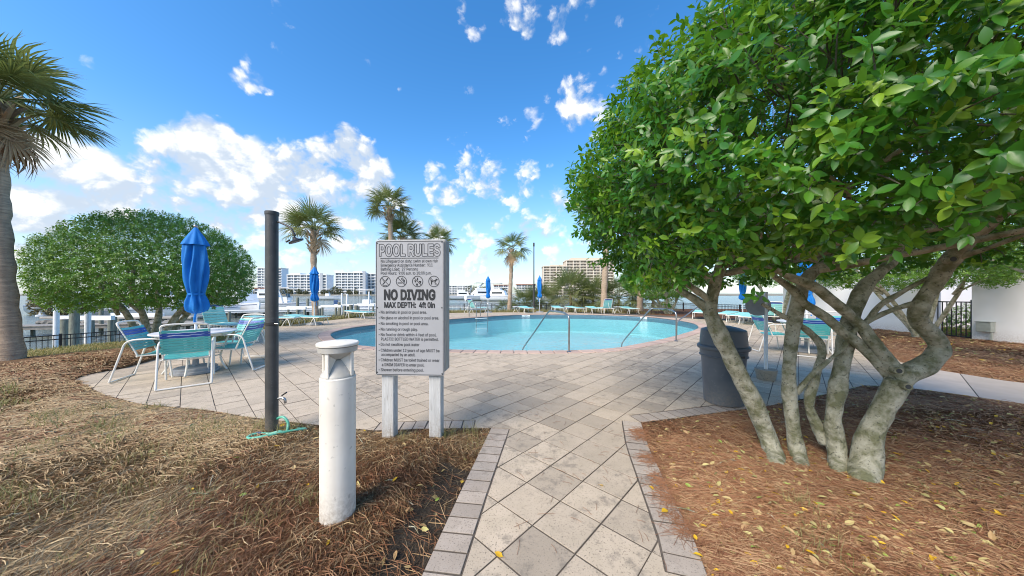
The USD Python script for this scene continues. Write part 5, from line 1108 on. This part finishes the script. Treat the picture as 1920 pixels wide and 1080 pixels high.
tower('hotel_tower', 'tall beige hotel tower with rows of balconies, taller central block', 'building', 1062, 1150, 489, 330, 12, 14, 'far_wall_beige', 'far_slab_beige', 'far_shade', depth=22, steps=[(.1, .9, 3.2)])
tower('hotel_tower', 'lower front wing of beige balconies beside the taller hotel tower', 'building', 1019, 1061, 500, 326, 11, 7, 'far_wall_beige', 'far_slab_beige', 'far_shade', depth=20, steps=[(.3, .98, 2.0)])
FT = 'trees along the far shore'
rng = np.random.default_rng(77)
SHORE = ['rounded olive tree just right of the shower post on the far shore', 'olive tree second to the right of the shower post on the far shore', 'tree left of centre of the first condo block past the shower post', 'lowest shrub-like tree before the first condo block', 'tree just right of the palm trunk and blue umbrella on the far shore', 'tree midway between the two white condo blocks across the water', 'tallest pointed tree, at the corner of the condo block near the sign', 'wide tree before the left corner of the condo block near the sign', 'tree below the middle of the condo block near the sign', 'narrow tree below the right end of the condo block near the sign', 'small tree touching the sign edge on the far shore', 'broad tree right of the sign on the far shore, leftmost of the dark clump', 'tree in the dark clump right of the sign, second from the sign', 'tree in the dark clump left of the nearer-to-sign far umbrella', 'tree directly behind the blue umbrella beyond the pool', 'tree between the far blue umbrella and the slim lone palm', 'tree behind the right rim of the clipped dome tree across the water', 'tree left of the red-roofed white house across the water', 'tree behind the lamp pole at the foot of the beige hotel wing', "far shore tree hidden behind the sign board's upper text", 'far shore tree hidden behind the right half of the sign board', 'low tree hidden behind the palm trunk with the blue umbrella']
for k_, (px, w, h, Y) in enumerate(((531, 5.5, 9.5, 408), (543, 5, 7, 405), (561, 4, 7, 408), (573, 4, 5, 404), (607, 4.5, 6, 406), (617, 5, 6.5, 405), (627, 5, 11, 408), (637, 5, 7.5, 407), (655, 4.5, 6.5, 405), (668, 3.5, 8, 409), (693, 3, 7.5, 405), (884, 12, 12, 400), (896, 10, 10, 395), (909, 10, 11, 398), (921, 9, 8, 396), (941, 8, 9, 396), (455, 7, 8, 400), (470, 6, 7, 398), (1012, 8, 8, 392), (760, 9, 9, 400), (790, 9, 9, 400), (590, 4, 4, 400))):
    c = at(px, HOR, Y); c[2] = h * .5 - .6
    scrub('shore_tree', SHORE[k_], 'tree', c, (w * .85, w * .7, h * .55), 420, int(px), 'far_foliage', 1.5)
    stage.GetPrimAtPath('/World/shore_tree' + ('' if _used[('/World', 'shore_tree')] == 0 else f"_{_used[('/World', 'shore_tree')]:03d}")).SetCustomDataByKey('group', FT)
# ------------------------------------------------------------------ straw, grass, fallen leaves
def in_view(x, y): return (np.abs(x) < 1.76 * y + .25) & (y > .9)
def spread_points(n, x0, x1, y0, y1, rng, dens, spill=.0):
    out = []
    got = 0
    while got < n:
        x, y = rng.uniform(x0, x1, n), rng.uniform(y0, y1, n); k = in_view(x, y) & (rng.random(n) < dens(x, y)); x, y = x[k], y[k]
        e = shapely.distance(DECK, shapely.points(x, y)); k = (e > -1) & ((e > 0) | (rng.random(len(x)) < 0)) & shapely.contains_xy(LAND, x, y); x, y = x[k], y[k]
        out.append(np.c_[x, y]); got += len(x)
    return np.vstack(out)[:n]
def ribbons(p, az, L, w, lift, rng, bend=.25):
    """flat curved strips lying on the ground: 3 points, 4 triangles each"""
    n = len(p); d = np.c_[np.cos(az), np.sin(az)]; s = np.c_[-d[:, 1], d[:, 0]]; V = []
    bz = rng.normal(0, bend, n)
    za = ground_z(p[:, 0], p[:, 1]); e = p + d * (L / 2)[:, None]; b = p - d * (L / 2)[:, None]; ze, zb = np.maximum(za, ground_z(e[:, 0], e[:, 1]) * .7 + za * .3), np.maximum(za, ground_z(b[:, 0], b[:, 1]) * .7 + za * .3)
    h = rng.random(n) ** 1.5 * lift; tl = rng.normal(0, .006, (n, 2))
    for q, z, ww in ((b, zb + h * .5 + tl[:, 0], .7), (p + s * (bz * L * .25)[:, None], za + h + .006, 1), (e, ze + h * .5 + tl[:, 1], .35)):
        V += [np.c_[q + s * (w * ww / 2)[:, None], z + .002], np.c_[q - s * (w * ww / 2)[:, None], z + rng.normal(0, .001, n)]]
    V = np.stack(V, 1).reshape(-1, 3); T = np.array([[0, 1, 3], [0, 3, 2], [2, 3, 5], [2, 5, 4]])
    return V, (T[None] + (np.arange(n) * 6)[:, None, None]).reshape(-1, 3)
def blades(p, L, w, rng, lean=.5, z=None):
    n = len(p); az = rng.uniform(0, 2 * PI, n); d = np.c_[np.cos(az), np.sin(az)]; s = np.c_[-d[:, 1], d[:, 0]]; z = ground_z(p[:, 0], p[:, 1]) - .01 if z is None else z; ln = np.abs(rng.normal(lean, .25, n)); V = []
    for t, ww in ((0, 1), (.5, .8), (1, .12)):
        q = p + d * (L * ln * t * t)[:, None]; zz = z + L * t * (1 - .25 * ln * t)
        V += [np.c_[q + s * (w * ww / 2)[:, None], zz], np.c_[q - s * (w * ww / 2)[:, None], zz]]
    V = np.stack(V, 1).reshape(-1, 3); T = np.array([[0, 1, 3], [0, 3, 2], [2, 3, 5], [2, 5, 4]])
    return V, (T[None] + (np.arange(n) * 6)[:, None, None]).reshape(-1, 3)
YL = ['yellow leaf at the mulch edge farthest up the right side of the walk', 'orange-yellow leaf on the border bricks right of the walk, above a paver corner', 'orange leaf on red straw right of the walk, level with the lowest walk tiles', 'small yellow leaf on the border bricks between two larger ones right of the walk', 'yellow leaf at the mulch edge nearest the lower picture edge, right of the walk', 'large yellow leaf on red straw at the very bottom of the picture', 'yellow leaf on the straw right of the thick trunk, highest of those at the side', 'orange-yellow leaf on the straw below right of the thickest trunk', 'long yellow leaf on the straw straight below the thickest trunk', 'yellow-orange leaf near the lower right corner of the picture', 'longest yellow-green leaf, on the straw at the far right', 'pale yellow leaf lying in the straw between bollard and walk', 'yellow leaf at the straw edge left of the walk, below the sign', 'yellow leaf standing out alone on the bottom pavers of the walk', 'tiny yellow leaf lying in the middle of the walk', 'yellow leaf on the red straw just inside the border bricks, midway up the bed', 'yellow leaf on the red straw below the leaning trunk, midway to the picture edge']
def ground_cover():
    rng = np.random.default_rng(101)
    def nz(p, s, k): return meshkit.fbm(np.c_[p * s, np.zeros(len(p))], 3, k)
    near = lambda x, y: np.clip((1.9 / np.maximum(np.hypot(x, y), 1.2)) ** 1.5, .03, 1)
    def straw(n, x0, x1, y0, y1, wmul, Lm):
        p = spread_points(n, x0, x1, y0, y1, rng, near); r, g, s = zones(p[:, 0], p[:, 1]); k = rng.random(n) > s * .93; p, r, g = p[k], r[k], g[k]
        az = nz(p, .6, 3) * 9 + rng.normal(0, 1.15, len(p)); D = np.hypot(p[:, 0], p[:, 1]); L = rng.uniform(.6, 1.35, len(p)) * Lm; w = wmul * np.maximum(.0023, D * .00095)
        tone = np.clip(rng.normal(.24, .36, len(p)) + (rng.random(len(p)) < .1) * .5, 0, 1); red = rng.random(len(p)) < r * .93 + .06
        return p, az, L, w, tone, red
    parts = [straw(95000, -9, .2, .9, 7.0, 1.0, .15), straw(95000, .7, 9.5, .9, 8.0, 1.0, .15), straw(9000, 7, 14, 4, 15, 1.3, .18)]
    p = np.vstack([q[0] for q in parts]); az, L, w, tone, red = (np.concatenate([q[i] for q in parts]) for i in range(1, 6))
    for nm, sel, m, lab, cat in (('pine_straw', red, 'needle', 'reddish brown pine straw strewn over the mulch beds', 'pine straw'), ('dry_grass', ~red, 'dry_grass', 'tan dry grass and straw matted over the bed near the sign and bollard', 'dry grass')):
        v, f = ribbons(p[sel], az[sel], L[sel], w[sel], .03, rng); o = obj(nm, (v, f), m, tone=np.repeat(tone[sel], 6)); tag(o, lab, cat, kind='stuff')
    # green tufts
    P, Ls = [], []
    for k in range(520):
        x, y = rng.uniform(-7.5, .1), rng.uniform(1.1, 4.8)
        if not in_view(x, y) or DECK.contains(Point(x, y)) or meshkit.fbm(np.array([[x * .9, y * .9, 0]]), 3, 44)[0] < .47: continue
        m = int(rng.uniform(10, 46)); P.append(np.c_[x + rng.normal(0, .075, m), y + rng.normal(0, .06, m)]); Ls.append(rng.uniform(.05, .135, m) * rng.uniform(.6, 1.2))
    for x, y, m, h in ((1.62, 1.62, 60, .12), (1.85, 1.95, 60, .12), (1.72, 1.75, 40, .10), (-.42, 3.05, 50, .18), (-.62, 2.92, 55, .16), (-1.0, 2.85, 40, .12), (-2.25, 3.0, 40, .16), (-1.7, 2.95, 30, .12), (-2.55, 3.15, 40, .2), (-.35, 2.85, 40, .14), (2.9, 2.15, 30, .08), (3.2, 2.6, 30, .08), (2.3, 2.3, 30, .07), (-1.35, 2.0, 60, .13), (-1.5, 1.8, 60, .12)):
        P.append(np.c_[x + rng.normal(0, .055, m), y + rng.normal(0, .05, m)]); Ls.append(rng.uniform(.5, 1.2, m) * h)
    P, Ls = np.vstack(P), np.concatenate(Ls); k = (shapely.distance(DECK, shapely.points(P)) > 0) & in_view(P[:, 0], P[:, 1]); P, Ls = P[k], Ls[k]
    v, f = blades(P, Ls, np.maximum(.0028, np.hypot(*P.T) * .0011), rng, .55); tag(obj('grass_tufts', (v, f), 'green_grass', tone=np.repeat(np.clip(rng.normal(.35, .3, len(P)), 0, 1), 6)), 'sparse olive grass tufts growing through the straw', 'grass', kind='stuff')
    # sunny grass on the bank by the water and along the far deck edge
    def bank(x, y): r, g, s = zones(x, y); return g * np.clip(9 / np.hypot(x, y), .12, 1) * (shapely.distance(DECK, shapely.points(x, y)) < 5)
    q = spread_points(26000, -17, -5.5, 5.6, 21, rng, bank); v, f = blades(q, rng.uniform(.035, .09, len(q)), np.maximum(.006, np.hypot(*q.T) * .0011), rng, .5)
    tag(obj('bank_grass', (v, f), 'green_grass', tone=np.repeat(np.clip(rng.normal(.5, .3, len(q)), 0, 1), 6)), 'yellow-green grass on the bank between the deck and the low iron fence', 'grass', kind='stuff')
    edge = LineString([c for c in DECK.exterior.coords if c[1] > 11.5 and c[0] < 9]); s = rng.uniform(0, edge.length, 15000); b = shapely.line_interpolate_point(edge, s); off = shapely.points(np.c_[shapely.get_x(b) , shapely.get_y(b)] + rng.normal(0, .75, (15000, 2))); e = shapely.distance(DECK, off); q = np.c_[shapely.get_x(off), shapely.get_y(off)][(e > .12) & (e < 2.0)]
    v, f = blades(q, rng.uniform(.12, .34, len(q)), np.full(len(q), .022), rng, .4, z=np.full(len(q), -.05)); tag(obj('edge_grass', (v, f), 'hedge_grass', tone=np.repeat(np.clip(rng.normal(.4, .3, len(q)), 0, 1), 6)), 'strip of rough grass along the far edge of the pool deck', 'grass', kind='stuff')
    # fallen leaves
    n = 4200; near2 = lambda x, y: np.clip((2.2 / np.hypot(x, y)) ** 1.2, .1, 1) * (.25 + .75 * (meshkit.fbm(np.stack([x * 1.3, y * 1.3, x * 0], -1), 3, 8) > .47))
    q = np.vstack([spread_points(n, .95, 8, 1, 5.2, rng, near2), spread_points(170, -5, 0, 1, 4.5, rng, near), spread_points(500, 8.5, 14, 5, 12, rng, lambda x, y: np.ones(len(x)) * .6)]); n = len(q)
    z = ground_z(q[:, 0], q[:, 1]) + rng.uniform(.008, .03, n); az = rng.uniform(0, 2 * PI, n); d = np.c_[np.cos(az), np.sin(az), rng.normal(0, .25, n)]; nn = unit(np.c_[rng.normal(0, .45, (n, 2)), np.ones(n)])
    L = rng.uniform(.03, .062, n); kind = rng.random(n); L = L * np.where(q[:, 1] > 5.5, 1.6, 1)
    for nm, sel, m, lab in (('leaf_litter', kind < .80, 'leaf_tan', 'dry tan leaves scattered over the pine straw under the trees'), ('green_litter', kind >= .92, 'leaf_olive', 'fallen green leaves scattered over the pine straw'), ('yellow_litter', (kind >= .80) & (kind < .92), 'leaf_yellow', 'small yellow leaf scraps scattered under the trees')):
        v, f, tn = leaves(np.c_[q, z][sel], d[sel], nn[sel], L[sel], L[sel] * .5, rng, True, np.clip(rng.normal(.3, .3, sel.sum()), 0, 1)); tag(obj(nm, (v, f), m, tone=tn), lab, 'leaf litter', kind='stuff')
    for k, (px, py, s) in enumerate(((1221, 916, .05), (1246, 961, .06), (1317, 989, .055), (1304, 1010, .035), (1309, 1044, .05), (1417, 1071, .065), (1848, 853, .06), (1793, 908, .07), (1634, 988, .075), (1838, 1029, .06), (1852, 970, .09), (741, 917, .05), (866, 905, .045), (935, 1043, .05), (1128, 912, .03), (1350, 930, .05), (1470, 1003, .05))):
        c = gp(px, py); c[2] = max(0.004, float(ground_z(c[0], c[1])) + .022) if not DECK.contains(Point(c[0], c[1])) else .006
        t = thing('fallen_leaf', YL[k], 'leaf', c, rng.uniform(0, 6), group='bright yellow leaves fallen on straw and pavers')
        v, f, _ = leaves(np.array([[-s / 2, 0, 0]]), np.array([[1, 0, .12]]), np.array([[.15, .2, 1.0]]), s, s * .62, rng, True); m = trimesh.Trimesh(v, f, process=False).subdivide(); obj('blade', (np.array(m.vertices), np.array(m.faces)), 'leaf_yellow', t, smooth=True)
        obj('stalk', tube([(-s / 2, 0, .001), (-s * .8, .004, .003)], .0012, 5), 'leaf_tan', t)
    tw = MB()
    for k in range(150):   # dead twigs
        x, y = rng.uniform(-5, 6), rng.uniform(1.1, 4.6)
        if DECK.contains(Point(x, y)) or not in_view(x, y): continue
        a = rng.uniform(0, 6); l = rng.uniform(.06, .22); z = float(ground_z(x, y)) + .02; tw.tube([(x, y, z), (x + math.cos(a) * l * .5, y + math.sin(a) * l * .5 + rng.normal(0, .01), z + .012), (x + math.cos(a) * l, y + math.sin(a) * l, z + .002)], [.004, .003, .0018], 5)
    tag(obj('twigs', tw, 'bark', None), 'dead grey twigs lying in the pine straw', 'twigs', kind='stuff')
    mb = MB()
    SPILL = LineString([(.964, 1.511), (1.02, 1.66), (1.24, 2.76), (1.40, 3.31)])
    for k in range(1700):
        c = np.array([rng.uniform(.0, 1.1), rng.uniform(1.5, 4.2)])
        if k > 70: q_ = DECK.exterior.interpolate(rng.uniform(0, DECK.exterior.length)).coords[0]; c = np.array(q_) + rng.normal(0, .055, 2)
        if k > 300: q_ = SPILL.interpolate(rng.uniform(0, SPILL.length)).coords[0]; c = np.array(q_) - [abs(rng.normal(0, .055)), 0]; c = c if meshkit.noise(np.array([[c[1] * 5, 0, 0]]), 3)[0] > .38 else c - [9, 0]
        if not in_view(c[0], c[1]) or c[1] > 6: continue
        a = rng.uniform(0, 6); l = rng.uniform(.04, .11)
        if DECK.contains(Point(c)): mb.tube([(c[0], c[1], .004), (c[0] + math.cos(a) * l * .5 + .004, c[1] + math.sin(a) * l * .5, .007), (c[0] + math.cos(a) * l, c[1] + math.sin(a) * l, .004)], .0011, 4)
    tag(obj('stray_needles', mb, 'needle', tone=.1), 'stray pine needles lying on the pavers of the walk', 'pine straw', kind='stuff')
ground_cover()
